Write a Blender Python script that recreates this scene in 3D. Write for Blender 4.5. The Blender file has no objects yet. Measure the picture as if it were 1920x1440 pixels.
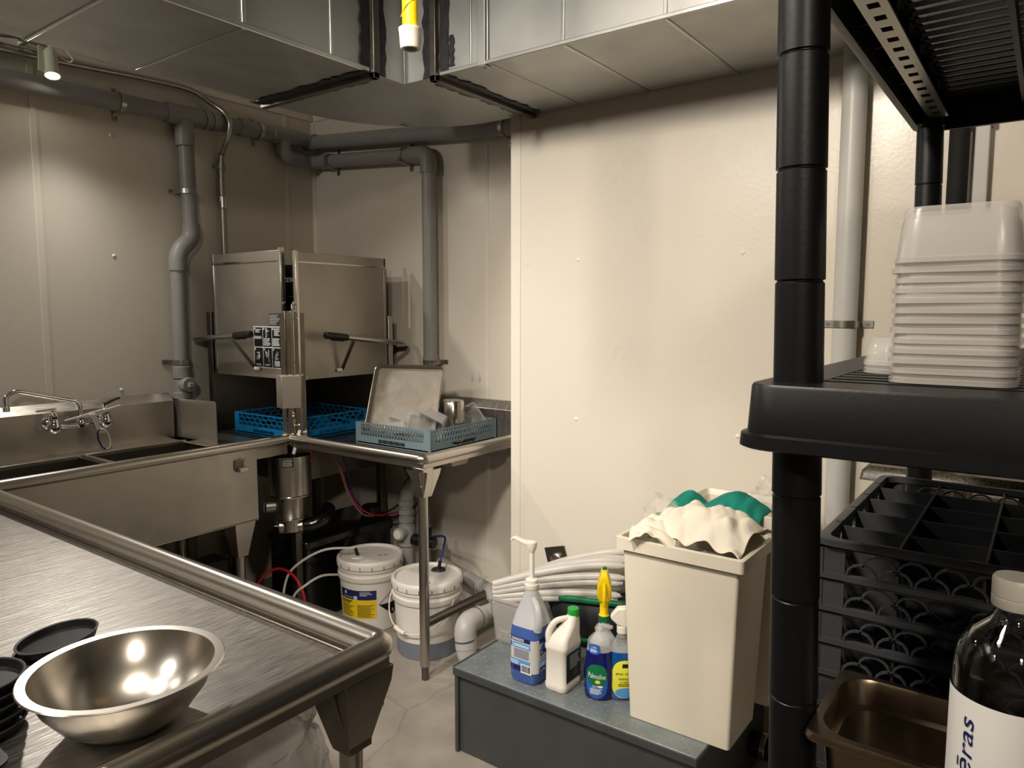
import bpy, bmesh, math, random
from mathutils import Vector, Matrix
from math import sin, cos, pi, radians, atan2, sqrt
random.seed(7)
scene = bpy.context.scene
COL = scene.collection

# ------------------------------------------------------------------ camera
PITCH = math.atan(135 / 1370.0)
YAW = radians(36.3206)
CAM = Vector((3.5, -2.82, 1.5))
cam_data = bpy.data.cameras.new('camera')
cam_data.sensor_fit = 'HORIZONTAL'
cam_data.sensor_width = 36.0
cam_data.lens = 36.0 * 1370.0 / 1920.0
cam_data.clip_start = 0.02
cam = bpy.data.objects.new('camera', cam_data)
COL.objects.link(cam)
cam.location = CAM
cam.rotation_euler = (pi / 2 - PITCH, 0, YAW)
scene.camera = cam

# ------------------------------------------------------------------ world, exposure
world = bpy.data.worlds.new('world')
scene.world = world
world.use_nodes = True
world.node_tree.nodes['Background'].inputs[0].default_value = (0.02, 0.019, 0.018, 1)
world.node_tree.nodes['Background'].inputs[1].default_value = 1.0
scene.view_settings.view_transform = 'Standard'
scene.view_settings.look = 'None'
scene.view_settings.gamma = 1.0
scene.view_settings.use_curve_mapping = False
scene.view_settings.exposure = 0.55
scene.cycles.use_denoising = True
scene.cycles.max_bounces = 10
scene.cycles.transparent_max_bounces = 24
scene.cycles.sample_clamp_indirect = 6.0
scene.cycles.caustics_reflective = False
scene.cycles.caustics_refractive = False
# lamps of the room and added fill lamps: position, aim, watts, cone in degrees, blend, colour
WARM, NEUTRAL = (1.0, 0.885, 0.74), (1.0, 0.94, 0.865)
ROOM_AND_FILL_LAMPS = [
    # the visible wall lamp
    ('wall', (0.17, -1.445, 2.455), (1.75, -1.2, 0.0), 38, 130, 0.9, NEUTRAL),
    # a pair of track lamps, then three unseen lamps added as fill
    ('track', (2.60, -2.80, 2.72), (2.75, -0.7, 0.80), 135, 100, 1.0, WARM),
    ('track', (1.70, -3.15, 2.70), (0.7, -1.2, 0.85), 185, 104, 1.0, NEUTRAL),
    ('track', (1.60, -4.30, 2.72), (0.3, -1.6, 1.2), 150, 130, 1.0, NEUTRAL),  # added rear fill, for ambient light and the left wall
    ('track', (4.40, -4.10, 2.72), (3.0, -2.0, 0.3), 80, 130, 1.0, WARM),  # added rear fill, for general ambient light
    ('track', (0.48, -3.70, 2.76), (0.25, -1.0, 2.0), 38, 150, 1.0, NEUTRAL),  # added fill that brightens the dark upper left wall and pipes
]

# ------------------------------------------------------------------ materials
def S(r, g, b):
    f = lambda c: (c / 255 / 12.92) if c / 255 <= 0.04045 else ((c / 255 + 0.055) / 1.055) ** 2.4
    return (f(r), f(g), f(b), 1.0)

MATS = {}
def pm(name, col, rough=0.5, metal=0.0, var=0.0, vscale=6.0, bump=0.0, bscale=40.0, stretch=(1, 1, 1),
       rvar=0.0, alpha=1.0, emit=0.0, coat=0.0, spec=0.5, col2=None, trans=0.0, ior=1.45, detail=4.0, aniso=0.0):
    m = bpy.data.materials.new(name)
    m.use_nodes = True
    nt = m.node_tree
    b = nt.nodes['Principled BSDF']
    b.inputs['Base Color'].default_value = col
    b.inputs['Roughness'].default_value = rough
    b.inputs['Metallic'].default_value = metal
    b.inputs['Alpha'].default_value = alpha
    b.inputs['Coat Weight'].default_value = coat
    b.inputs['Coat Roughness'].default_value = 0.12
    b.inputs['Specular IOR Level'].default_value = spec
    b.inputs['Transmission Weight'].default_value = trans
    b.inputs['IOR'].default_value = ior
    if emit:
        b.inputs['Emission Color'].default_value = col
        b.inputs['Emission Strength'].default_value = emit
    tc = nt.nodes.new('ShaderNodeTexCoord')
    mp = nt.nodes.new('ShaderNodeMapping')
    mp.inputs['Scale'].default_value = stretch
    nt.links.new(tc.outputs['Object'], mp.inputs['Vector'])
    def noise(scale):
        n = nt.nodes.new('ShaderNodeTexNoise')
        n.inputs['Scale'].default_value = scale
        n.inputs['Detail'].default_value = detail
        nt.links.new(mp.outputs['Vector'], n.inputs['Vector'])
        return n
    if True:
        n = noise(vscale)
        r = nt.nodes.new('ShaderNodeValToRGB')
        v = max(var, 0.012)
        c2 = col2 or tuple(min(1, c * (1 + v)) for c in col[:3]) + (1,)
        c1 = col if col2 else tuple(c * (1 - v) for c in col[:3]) + (1,)
        r.color_ramp.elements[0].position = 0.32
        r.color_ramp.elements[1].position = 0.68
        r.color_ramp.elements[0].color = c1
        r.color_ramp.elements[1].color = c2
        nt.links.new(n.outputs['Fac'], r.inputs['Fac'])
        nt.links.new(r.outputs['Color'], b.inputs['Base Color'])
        if rvar:
            mr = nt.nodes.new('ShaderNodeMapRange')
            mr.inputs['From Min'].default_value = 0.3
            mr.inputs['From Max'].default_value = 0.7
            mr.inputs['To Min'].default_value = max(0.02, rough - rvar)
            mr.inputs['To Max'].default_value = rough + rvar
            n2 = noise(vscale * 2.3)
            nt.links.new(n2.outputs['Fac'], mr.inputs['Value'])
            nt.links.new(mr.outputs['Result'], b.inputs['Roughness'])
    if bump:
        n3 = noise(bscale)
        bp = nt.nodes.new('ShaderNodeBump')
        bp.inputs['Strength'].default_value = bump
        bp.inputs['Distance'].default_value = 0.004
        nt.links.new(n3.outputs['Fac'], bp.inputs['Height'])
        nt.links.new(bp.outputs['Normal'], b.inputs['Normal'])
    MATS[name] = m
    return m

W_FRP = pm('frp_panel', S(221, 213, 199), 0.30, var=0.02, vscale=2.0, bump=0.10, bscale=70, rvar=0.04)
W_TRIM = pm('pvc_trim', S(226, 219, 206), 0.34, var=0.02)
W_UPPER = pm('upper_drywall', S(214, 205, 190), 0.7, var=0.03, vscale=3, bump=0.05)
CEIL = pm('ceiling_paint', S(196, 190, 180), 0.85, var=0.03, bump=0.05)
RIVET = pm('rivet_plastic', S(232, 226, 214), 0.35)

def floor_mat():
    m = pm('concrete_floor', S(150, 142, 132), 0.62, var=0.16, vscale=5.5, bump=0.25, bscale=55, rvar=0.1)
    nt = m.node_tree
    b = nt.nodes['Principled BSDF']
    src = b.inputs['Base Color'].links[0].from_socket
    tc = nt.nodes.new('ShaderNodeTexCoord')
    nz = nt.nodes.new('ShaderNodeTexNoise'); nz.inputs['Scale'].default_value = 5; nz.inputs['Detail'].default_value = 5
    nt.links.new(tc.outputs['Object'], nz.inputs['Vector'])
    mx = nt.nodes.new('ShaderNodeMix'); mx.data_type = 'VECTOR'; mx.inputs['Factor'].default_value = 0.16
    nt.links.new(tc.outputs['Object'], mx.inputs['A']); nt.links.new(nz.outputs['Color'], mx.inputs['B'])
    vo = nt.nodes.new('ShaderNodeTexVoronoi'); vo.feature = 'DISTANCE_TO_EDGE'; vo.inputs['Scale'].default_value = 1.1
    nt.links.new(mx.outputs['Result'], vo.inputs['Vector'])
    r = nt.nodes.new('ShaderNodeValToRGB')
    r.color_ramp.elements[0].position = 0.0; r.color_ramp.elements[0].color = (0.55, 0.53, 0.5, 1)
    r.color_ramp.elements[1].position = 0.006; r.color_ramp.elements[1].color = (1, 1, 1, 1)
    nt.links.new(vo.outputs['Distance'], r.inputs['Fac'])
    mm = nt.nodes.new('ShaderNodeMix'); mm.data_type = 'RGBA'; mm.blend_type = 'MULTIPLY'; mm.inputs['Factor'].default_value = 0.55
    nt.links.new(src, mm.inputs['A']); nt.links.new(r.outputs['Color'], mm.inputs['B'])
    nt.links.new(mm.outputs['Result'], b.inputs['Base Color'])
    return m
FLOOR = floor_mat()
GALV = pm('galvanized_steel', S(182, 183, 180), 0.46, 0.8, var=0.09, vscale=3.5, rvar=0.08, bump=0.03, bscale=6)
GALV_EDGE = pm('galvanized_cleat', S(196, 197, 192), 0.35, 0.9, var=0.06)
MASTIC = pm('black_duct_sealant', S(42, 40, 42), 0.5, var=0.35, vscale=30, bump=0.4, bscale=80)
STEEL = pm('brushed_steel', S(190, 185, 177), 0.28, 1.0, var=0.012, vscale=4)
STEEL_H = pm('brushed_steel_flat', S(184, 178, 169), 0.34, 1.0, var=0.04, vscale=7, rvar=0.05, bump=0.010, bscale=160, stretch=(6, 1, 1))
STEEL_TOP = pm('scratched_steel', S(164, 160, 154), 0.42, 1.0, var=0.16, vscale=20, rvar=0.10, bump=0.28, bscale=24, stretch=(9, 0.5, 1), detail=6)
STEEL_BOWL = pm('worn_bowl_steel', S(206, 200, 190), 0.24, 1.0, var=0.02, vscale=10)
STEEL_BRIGHT = pm('polished_steel', S(214, 210, 202), 0.16, 1.0, var=0.03, rvar=0.03)
STEEL_DOOR = pm('satin_steel_door', S(176, 169, 158), 0.42, 0.85, var=0.03, vscale=3, rvar=0.05)
STEEL_DARK = pm('dull_steel', S(120, 114, 106), 0.38, 1.0, var=0.05, vscale=10, rvar=0.05)
ALU = pm('dull_aluminium', S(150, 143, 130), 0.55, 0.6, var=0.10, vscale=9, rvar=0.08)
CHROME = pm('chrome', S(226, 226, 226), 0.07, 1.0, var=0.01)
PVC = pm('grey_pvc', S(144, 142, 139), 0.42, var=0.05, vscale=9)
PVC_L = pm('light_grey_pvc', S(166, 164, 160), 0.42, var=0.06, vscale=9)
PVC_WALL = pm('painted_pipe', S(196, 196, 192), 0.36, var=0.03)
ZINC = pm('zinc_strap', S(168, 166, 158), 0.32, 0.95, var=0.08)
BLACK = pm('black_resin', S(11, 12, 15), 0.42, var=0.12, vscale=12, bump=0.05, bscale=160, spec=0.35)
BLACK_GLOSS = pm('glossy_black', S(12, 12, 13), 0.16, var=0.1, coat=0.4)
BLACK_SOFT = pm('black_foam', S(18, 18, 18), 0.8, var=0.2, vscale=60, bump=0.4, bscale=150)
BLACK_PL = pm('black_plastic', S(22, 22, 23), 0.35, var=0.1)
DKGREY = pm('charcoal_plastic', S(54, 56, 60), 0.5, var=0.06)
DKMETAL = pm('black_enamel', S(30, 29, 28), 0.4, var=0.2)
TRAPM = pm('grey_painted_steel', S(70, 73, 74), 0.42, 0.2, var=0.10, vscale=8, bump=0.05)
PLATE = pm('grey_diamond_plate', S(128, 136, 138), 0.36, 0.35, var=0.14, vscale=10, rvar=0.08)
WHITE_PL = pm('white_plastic', S(226, 221, 210), 0.38, var=0.02)
WHITE_BK = pm('white_bucket_plastic', S(224, 220, 212), 0.40, var=0.03)
WHITE_PR = pm('white_print', S(235, 235, 232), 0.5)
CREAM_PL = pm('cream_bin_plastic', S(226, 218, 200), 0.36, var=0.025, vscale=4)
BLUE_RACK = pm('blue_rack_plastic', S(20, 120, 176), 0.42, var=0.05)
GREY_RACK = pm('slate_blue_rack_plastic', S(122, 142, 150), 0.45, var=0.05)
YELLOW = pm('yellow_plastic', S(240, 205, 10), 0.36, var=0.04)
YELLOW_T = pm('yellow_tube_sleeve', S(244, 206, 20), 0.45, var=0.06, vscale=60)
YEL_PRINT = pm('yellow_print', S(235, 200, 30), 0.45)
NAVY = pm('navy_print', S(28, 36, 92), 0.42)
BLUE_PR = pm('blue_print', S(40, 96, 178), 0.4)
CYAN_PR = pm('light_blue_print', S(84, 150, 214), 0.4)
GREEN = pm('green_plastic', S(30, 160, 60), 0.4, var=0.04)
DGREEN = pm('dark_green_plastic', S(10, 98, 58), 0.42, var=0.06)
GREEN_PR = pm('green_print', S(14, 110, 66), 0.42)
LIME_PR = pm('lime_print', S(226, 222, 70), 0.45)
BLACK_PR = pm('black_print', S(18, 18, 20), 0.45)
GREY_PR = pm('grey_print', S(196, 196, 192), 0.5)
TEAL = pm('teal_fabric', S(12, 128, 112), 0.85, var=0.10, vscale=20, bump=0.25, bscale=200)
WCLOTH = pm('white_fabric', S(236, 228, 210), 0.85, var=0.03, vscale=20, bump=0.2, bscale=200)
RED_T = pm('red_tube', S(190, 30, 48), 0.35)
BLUE_T = pm('blue_wire', S(30, 44, 110), 0.4)
BLACK_T = pm('black_wire', S(16, 15, 16), 0.45)
GREY_T = pm('grey_wire', S(110, 106, 104), 0.45)
WHITE_T = pm('milky_tube', S(212, 210, 204), 0.35)
CLEAR = pm('clear_plastic', S(226, 226, 220), 0.10, alpha=0.24, var=0.02)
FROST = pm('frosted_plastic', S(196, 192, 188), 0.26, alpha=0.42, var=0.03)
SLEEVE = pm('milky_sleeve', S(214, 210, 202), 0.28, alpha=0.72, var=0.04)
FILM = pm('clear_film', S(232, 228, 216), 0.14, alpha=0.22, var=0.02, bump=0.3, bscale=30)
FILM_D = pm('cloudy_film', S(206, 204, 200), 0.16, alpha=0.50, var=0.05, bump=0.5, bscale=40)
GLASS = pm('bottle_glass', S(236, 240, 238), 0.02, var=0.0, trans=1.0, ior=1.46)
JUGC = pm('milky_jug_plastic', S(206, 208, 212), 0.32, alpha=0.62, var=0.02)
LIQ_BLUE = pm('blue_soap', S(66, 94, 158), 0.25, var=0.02)
LIQ_NAVY = pm('deep_blue_soap', S(14, 19, 92), 0.10, var=0.02, coat=0.5)
LIQ_CLEAN = pm('blue_glass_cleaner', S(14, 74, 138), 0.10, var=0.02, coat=0.5)
LIQ_BUCKET = pm('bucket_grey_blue_shade', S(116, 122, 134), 0.45, var=0.04)
SHADE_PAPER = pm('brown_paper', S(170, 138, 92), 0.75, var=0.2, vscale=20, bump=0.3)
SPECKLE = pm('speckled_black_stone', S(26, 25, 23), 0.3, var=0.0, vscale=170, col2=S(92, 84, 66), detail=2)
BULB = pm('lamp_glow', S(255, 244, 222), 0.4, emit=28.0)
LAMP_BODY = pm('lamp_pale_green_white', S(206, 212, 190), 0.4, var=0.02)
BROWN_PAN = pm('stained_steel_pan', S(146, 130, 110), 0.32, 1.0, var=0.14, vscale=7, rvar=0.08)

# ------------------------------------------------------------------ mesh builder
class MB:
    def __init__(self):
        self.v = []; self.f = []
    def add(self, vs, fs, M=None):
        o = len(self.v)
        self.v += [tuple(M @ Vector(p)) if M is not None else tuple(p) for p in vs]
        self.f += [tuple(i + o for i in f) for f in fs]
        return self
    def box(self, x0, x1, y0, y1, z0, z1, M=None):
        vs = [(x, y, z) for z in (z0, z1) for y in (y0, y1) for x in (x0, x1)]
        fs = [(0, 2, 3, 1), (4, 5, 7, 6), (0, 1, 5, 4), (2, 6, 7, 3), (0, 4, 6, 2), (1, 3, 7, 5)]
        return self.add(vs, fs, M)
    def cbox(self, c, s, M=None):
        return self.box(c[0] - s[0] / 2, c[0] + s[0] / 2, c[1] - s[1] / 2, c[1] + s[1] / 2, c[2] - s[2] / 2, c[2] + s[2] / 2, M)
    def bar(self, p, q, w, h, up=(0, 0, 1)):
        p = Vector(p); q = Vector(q); d = (q - p); L = d.length; d.normalize()
        u = Vector(up); s = d.cross(u)
        if s.length < 1e-5: s = d.cross(Vector((1, 0, 0)))
        s.normalize(); u = s.cross(d)
        M = Matrix((( d.x, s.x, u.x, p.x), (d.y, s.y, u.y, p.y), (d.z, s.z, u.z, p.z), (0, 0, 0, 1)))
        return self.box(0, L, -w / 2, w / 2, -h / 2, h / 2, M)
    def tube(self, pts, r, seg=12, cap=True, closed=False):
        pts = [Vector(p) for p in pts]; n = len(pts)
        rs = r if isinstance(r, (list, tuple)) else [r] * n
        T = []
        for i in range(n):
            if closed: t = pts[(i + 1) % n] - pts[i - 1]
            elif i == 0: t = pts[1] - pts[0]
            elif i == n - 1: t = pts[-1] - pts[-2]
            else: t = (pts[i + 1] - pts[i]).normalized() + (pts[i] - pts[i - 1]).normalized()
            if t.length < 1e-9: t = Vector((0, 0, 1))
            T.append(t.normalized())
        a = Vector((0, 0, 1)) if abs(T[0].z) < 0.9 else Vector((1, 0, 0))
        N = T[0].cross(a).normalized()
        vs = []; fs = []
        for i in range(n):
            N = (N - T[i] * N.dot(T[i]))
            if N.length < 1e-6: N = T[i].orthogonal()
            N.normalize(); B = T[i].cross(N)
            k = 1.0
            if 0 < i < n - 1 and not closed:
                c = (pts[i + 1] - pts[i]).normalized().dot(T[i]); k = 1 / max(c, 0.6)
            for j in range(seg):
                an = 2 * pi * j / seg
                vs.append(pts[i] + (N * cos(an) + B * sin(an)) * rs[i])
        m = n if closed else n - 1
        for i in range(m):
            for j in range(seg):
                a0 = i * seg + j; a1 = i * seg + (j + 1) % seg
                b0 = ((i + 1) % n) * seg + j; b1 = ((i + 1) % n) * seg + (j + 1) % seg
                fs.append((a0, a1, b1, b0))
        if cap and not closed:
            fs.append(tuple(range(seg - 1, -1, -1))); fs.append(tuple((n - 1) * seg + j for j in range(seg)))
        return self.add(vs, fs)
    def cyl(self, p, q, r, r2=None, seg=20, cap=True):
        return self.tube([p, q], [r, r if r2 is None else r2], seg, cap)
    def lathe(self, prof, seg=32, M=None, sx=1.0, sy=1.0):
        """prof: list of (r,z); r==0 ends become poles"""
        vs = []; fs = []; rings = []
        for r, z in prof:
            if r <= 1e-6:
                rings.append([len(vs)]); vs.append((0, 0, z))
            else:
                rings.append(list(range(len(vs), len(vs) + seg)))
                vs += [(r * sx * cos(2 * pi * j / seg), r * sy * sin(2 * pi * j / seg), z) for j in range(seg)]
        for A, B in zip(rings, rings[1:]):
            for j in range(seg):
                k = (j + 1) % seg
                if len(A) == 1 and len(B) == 1: continue
                if len(A) == 1: fs.append((A[0], B[k], B[j]))
                elif len(B) == 1: fs.append((A[j], A[k], B[0]))
                else: fs.append((A[j], A[k], B[k], B[j]))
        return self.add(vs, fs, M)
    def loft(self, rings, cap0=True, cap1=True, M=None):
        """rings: equal-length closed point loops"""
        n = len(rings[0]); vs = [p for R in rings for p in R]; fs = []
        for i in range(len(rings) - 1):
            for j in range(n):
                k = (j + 1) % n
                fs.append((i * n + j, i * n + k, (i + 1) * n + k, (i + 1) * n + j))
        if cap0: fs.append(tuple(range(n - 1, -1, -1)))
        if cap1: fs.append(tuple((len(rings) - 1) * n + j for j in range(n)))
        return self.add(vs, fs, M)
    def prism(self, poly, h0, h1, M=None):
        n = len(poly)
        vs = [(x, y, h0) for x, y in poly] + [(x, y, h1) for x, y in poly]
        fs = [tuple(range(n - 1, -1, -1)), tuple(range(n, 2 * n))] + [(i, (i + 1) % n, n + (i + 1) % n, n + i) for i in range(n)]
        return self.add(vs, fs, M)
    def grid(self, fn, nu, nv):
        vs = [fn(i / nu, j / nv) for j in range(nv + 1) for i in range(nu + 1)]
        fs = [(j * (nu + 1) + i, j * (nu + 1) + i + 1, (j + 1) * (nu + 1) + i + 1, (j + 1) * (nu + 1) + i) for j in range(nv) for i in range(nu)]
        return self.add(vs, fs)
    def build(self, name, mat, parent=None, bevel=0.0, solid=0.0, smooth=38, loc=None, sub=0, kind=None, rim=True, fix=True):
        me = bpy.data.meshes.new(name)
        vs = self.v
        off = Vector((0, 0, 0))
        if parent is not None and 'origin' in ORIG.get(parent.name, {}):
            off = ORIG[parent.name]['origin']
        elif loc is not None:
            off = Vector(loc)
        vs = [(p[0] - off.x, p[1] - off.y, p[2] - off.z) for p in vs]
        me.from_pydata(vs, [], self.f)
        me.validate()
        if fix:
            bm = bmesh.new(); bm.from_mesh(me)
            bmesh.ops.recalc_face_normals(bm, faces=bm.faces)
            bm.to_mesh(me); bm.free()
        me.materials.append(mat)
        if smooth:
            for p in me.polygons: p.use_smooth = True
            me.set_sharp_from_angle(angle=radians(smooth))
        o = bpy.data.objects.new(name, me)
        COL.objects.link(o)
        if parent is not None:
            o.parent = parent
            ORIG[o.name] = {'origin': off}
        elif loc is not None:
            o.location = loc
            ORIG[o.name] = {'origin': off}
        if solid:
            s = o.modifiers.new('thickness', 'SOLIDIFY'); s.thickness = solid; s.offset = 0
        if bevel:
            b = o.modifiers.new('bevel', 'BEVEL'); b.width = bevel; b.segments = 2; b.limit_method = 'ANGLE'; b.angle_limit = radians(40)
            b.harden_normals = False
        if sub:
            ss = o.modifiers.new('subdivision', 'SUBSURF'); ss.levels = sub; ss.render_levels = sub
        if kind or name in ('fine_print', 'drawings', 'barcode_bars'): o['kind'] = kind or 'stuff'
        return o
ORIG = {}

def thing(name, label, cat, loc, group=None, kind=None):
    o = bpy.data.objects.new(name, None)
    o.empty_display_size = 0.05
    COL.objects.link(o)
    o.location = loc
    ORIG[o.name] = {'origin': Vector(loc)}
    if label: o['label'] = label
    if cat: o['category'] = cat
    if group: o['group'] = group
    if kind: o['kind'] = kind
    return o
def tag(o, label, cat, group=None):
    o['label'] = label; o['category'] = cat
    if group: o['group'] = group
    return o
def dup(root, label, loc, rotz=None, group=None, keep=True):
    r = root.copy(); COL.objects.link(r); r.location = loc
    if rotz is not None: r.rotation_euler = (0, 0, rotz)
    r['label'] = label
    if group: r['group'] = group
    for ch in list(root.children):
        c = ch.copy(); COL.objects.link(c); c.parent = r
        for g in list(ch.children):
            d = g.copy(); COL.objects.link(d); d.parent = c
    return r
def local_thing(name, label, cat, group=None):
    """built around (0,0,0); moved afterwards"""
    return thing(name, label, cat, (0, 0, 0), group)
def put(o, loc, rotz=0.0, rx=0.0, ry=0.0):
    o.location = loc; o.rotation_euler = (rx, ry, rotz)
    return o
def T(x, y, z): return Matrix.Translation((x, y, z))
def RZ(a): return Matrix.Rotation(a, 4, 'Z')
def RX(a): return Matrix.Rotation(a, 4, 'X')
def RY(a): return Matrix.Rotation(a, 4, 'Y')
def arc(c, r, a0, a1, n, ax=(1, 0, 0), ay=(0, 0, 1)):
    c = Vector(c); ax = Vector(ax); ay = Vector(ay)
    return [c + ax * (r * cos(a0 + (a1 - a0) * i / n)) + ay * (r * sin(a0 + (a1 - a0) * i / n)) for i in range(n + 1)]
def fillet(pts, r, n=6):
    """round the inner corners of a polyline"""
    pts = [Vector(p) for p in pts]; out = [pts[0]]
    for a, b, c in zip(pts, pts[1:], pts[2:]):
        u = (a - b); w = (c - b); k = min(r, u.length * 0.49, w.length * 0.49)
        u.normalize(); w.normalize()
        p, q = b + u * k, b + w * k
        for i in range(n + 1):
            t = i / n
            out.append(p * (1 - t) ** 2 + b * 2 * t * (1 - t) + q * t * t)
    out.append(pts[-1])
    return out
def spline(pts, n=8):
    pts = [Vector(p) for p in pts]; P = [pts[0] * 2 - pts[1]] + pts + [pts[-1] * 2 - pts[-2]]; out = []
    for i in range(1, len(P) - 2):
        for k in range(n):
            t = k / n; a, b, c, d = P[i - 1:i + 3]
            out.append(0.5 * ((2 * b) + (c - a) * t + (2 * a - 5 * b + 4 * c - d) * t * t + (3 * b - a - 3 * c + d) * t ** 3))
    out.append(pts[-1])
    return out
def rrect(w, d, r, n=5, cx=0, cy=0):
    out = []
    for sx, sy, a in ((1, 1, 0), (-1, 1, pi / 2), (-1, -1, pi), (1, -1, 1.5 * pi)):
        for i in range(n + 1):
            t = a + pi / 2 * i / n
            out.append((cx + sx * (w / 2 - r) + r * cos(t), cy + sy * (d / 2 - r) + r * sin(t)))
    return out
def ring(poly, z): return [(x, y, z) for x, y in poly]

# ---- flat shapes and lettering mapped on to a surface: surf(u, v, off) -> world point
def planar(o, u, v):
    o = Vector(o); u = Vector(u).normalized(); v = Vector(v).normalized(); n = u.cross(v)
    return lambda a, b, off=0.0: o + u * a + v * b + n * off
def s_rect(mb, surf, u0, u1, v0, v1, off=0.0006, nu=8, nv=2):
    return mb.grid(lambda a, b: tuple(surf(u0 + (u1 - u0) * a, v0 + (v1 - v0) * b, off)), nu, nv)
def s_ellipse(mb, surf, cu, cv, ru, rv, off=0.0006, n=28, rings=4, p=2.0, a0=0.0, a1=2 * pi):
    vs = [tuple(surf(cu, cv, off))]; fs = []
    sg = lambda t: math.copysign(abs(t) ** (2 / p), t)
    for k in range(1, rings + 1):
        for j in range(n):
            a = a0 + (a1 - a0) * j / n
            vs.append(tuple(surf(cu + ru * k / rings * sg(cos(a)), cv + rv * k / rings * sg(sin(a)), off)))
    for j in range(n):
        fs.append((0, 1 + j, 1 + (j + 1) % n))
        for k in range(rings - 1):
            a = 1 + k * n + j; b = 1 + k * n + (j + 1) % n
            fs.append((a, a + n, b + n, b))
    return mb.add(vs, fs)
def text_part(name, body, mat, parent, surf, cu, cv, height, width=None, off=0.0012, rot=0.0, bold=0.0, shear=0.0):
    cd = bpy.data.curves.new('t', 'FONT')
    cd.body = body; cd.align_x = 'CENTER'; cd.align_y = 'CENTER'; cd.size = 1.0; cd.offset = bold; cd.shear = shear; cd.resolution_u = 3
    to = bpy.data.objects.new('t', cd); COL.objects.link(to)
    dg = bpy.context.evaluated_depsgraph_get(); dg.update()
    me = bpy.data.meshes.new_from_object(to.evaluated_get(dg))
    vs = [tuple(v.co) for v in me.vertices]; fs = [tuple(p.vertices) for p in me.polygons]
    bpy.data.objects.remove(to); bpy.data.meshes.remove(me); bpy.data.curves.remove(cd)
    xs = [v[0] for v in vs]; ys = [v[1] for v in vs]
    w = max(xs) - min(xs); h = max(ys) - min(ys); mx = (max(xs) + min(xs)) / 2; my = (max(ys) + min(ys)) / 2
    sy = height / h; sx = sy if width is None else width / w
    out = []
    for x, y, z in vs:
        a = (x - mx) * sx; b = (y - my) * sy
        a, b = a * cos(rot) - b * sin(rot), a * sin(rot) + b * cos(rot)
        out.append(tuple(surf(cu + a, cv + b, off)))
    mb = MB(); mb.add(out, fs)
    return mb.build(name, mat, parent, smooth=0, fix=False)
def text_lines(mb, surf, u0, u1, v0, v1, n, off=0.001, thick=0.45, rag=0.3):
    """rows of fine print too small to read"""
    dv = (v1 - v0) / n
    for i in range(n):
        ue = u1 - (u1 - u0) * rag * random.random()
        v = v1 - (i + 0.5) * dv
        s_rect(mb, surf, u0, ue, v - dv * thick / 2, v + dv * thick / 2, off, 4, 1)
    return mb

# ================================================================== the room
def struct(name, mb, mat, **k):
    o = mb.build(name, mat, None, loc=k.pop('loc', (0, 0, 0)), **k)
    o['kind'] = 'structure'
    return o
struct('floor', MB().box(-0.15, 5.5, -5.2, 0.15, -0.1, 0.0), FLOOR)
struct('ceiling', MB().box(-0.15, 5.5, -5.2, 0.15, 3.2, 3.3), CEIL)
wl = struct('wall_left', MB().box(-0.15, 0, -5.2, 0.15, 0, 3.2), W_UPPER)
wb = struct('wall_back', MB().box(0, 1.75, 0, 0.15, 0, 3.2), W_UPPER)
wp = struct('wall_partition', MB().box(1.650, 5.5, -0.296, 0.15, 0, 3.2), W_UPPER)
struct('wall_right', MB().box(5.4, 5.5, -5.1, -0.3, 0, 3.2), W_UPPER)
struct('wall_rear', MB().box(0, 5.4, -5.2, -5.1, 0, 3.2), W_UPPER)
PH = 2.585
for a, b in ((-0.19, -0.012), (-1.457, -0.203), (-2.7, -1.469), (-3.95, -2.712), (-5.08, -3.962)):
    MB().box(0, 0.004, a, b, 0.0, PH).build('panel', W_FRP, wl)
for y in (-0.197, -1.463, -2.706, -3.956):
    MB().box(0, 0.007, y - 0.013, y + 0.013, 0.0, PH).build('panel_strip', W_TRIM, wl, bevel=0.002)
for a, b in ((0.012, 1.272), (1.286, 1.65)):
    MB().box(a, b, -0.004, 0, 0.0, PH).build('panel', W_FRP, wb)
MB().box(1.268, 1.290, -0.007, 0, 0.0, PH).build('panel_strip', W_TRIM, wb, bevel=0.002)
for a, b in ((1.69, 2.978), (2.990, 4.2), (4.212, 5.4)):
    MB().box(a, b, -0.300, -0.296, 0.0, 2.6).build('panel', W_FRP, wp)
for x in (2.984, 4.206):
    MB().box(x - 0.011, x + 0.011, -0.303, -0.296, 0.0, 2.6).build('panel_strip', W_TRIM, wp, bevel=0.002)
struct('trim_1', MB().prism([(0, 0), (0.02, 0), (0.02, -0.006), (0.006, -0.02), (0, -0.02)], 0, PH, T(0, 0, 0)), W_TRIM)
struct('trim_2', MB().prism([(1.644, 0.0), (1.644, -0.304), (1.693, -0.304), (1.693, -0.2962), (1.6499, -0.2962), (1.6499, 0.0)], 0, 2.6), W_TRIM, bevel=0.0015)
struct('trim_3', MB().box(0, 0.012, -5.1, -0.012, PH, PH + 0.03), W_TRIM, bevel=0.003)
struct('trim_4', MB().box(0.012, 1.65, -0.012, 0, PH, PH + 0.03), W_TRIM, bevel=0.003)
rv = MB().lathe([(0.0, 0.0045), (0.004, 0.004), (0.008, 0.0015), (0.009, 0)], 12)
def rivet(parent, M):
    m = MB(); m.add(rv.v, rv.f, M); m.build('rivet', RIVET, parent)
for y, z in ((-1.16, 1.757), (-1.147, 2.30), (-1.158, 1.136), (-0.505, 2.39), (-0.79, 1.75), (-0.42, 1.75)):
    rivet(wl, T(0.004, y, z) @ RY(pi / 2))
for x, z in ((1.973, 1.706), (2.631, 1.703), (1.970, 1.067), (2.634, 1.064), (2.30, 0.45), (1.96, 0.43)):
    rivet(wp, T(x, -0.300, z) @ RX(pi / 2))
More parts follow.
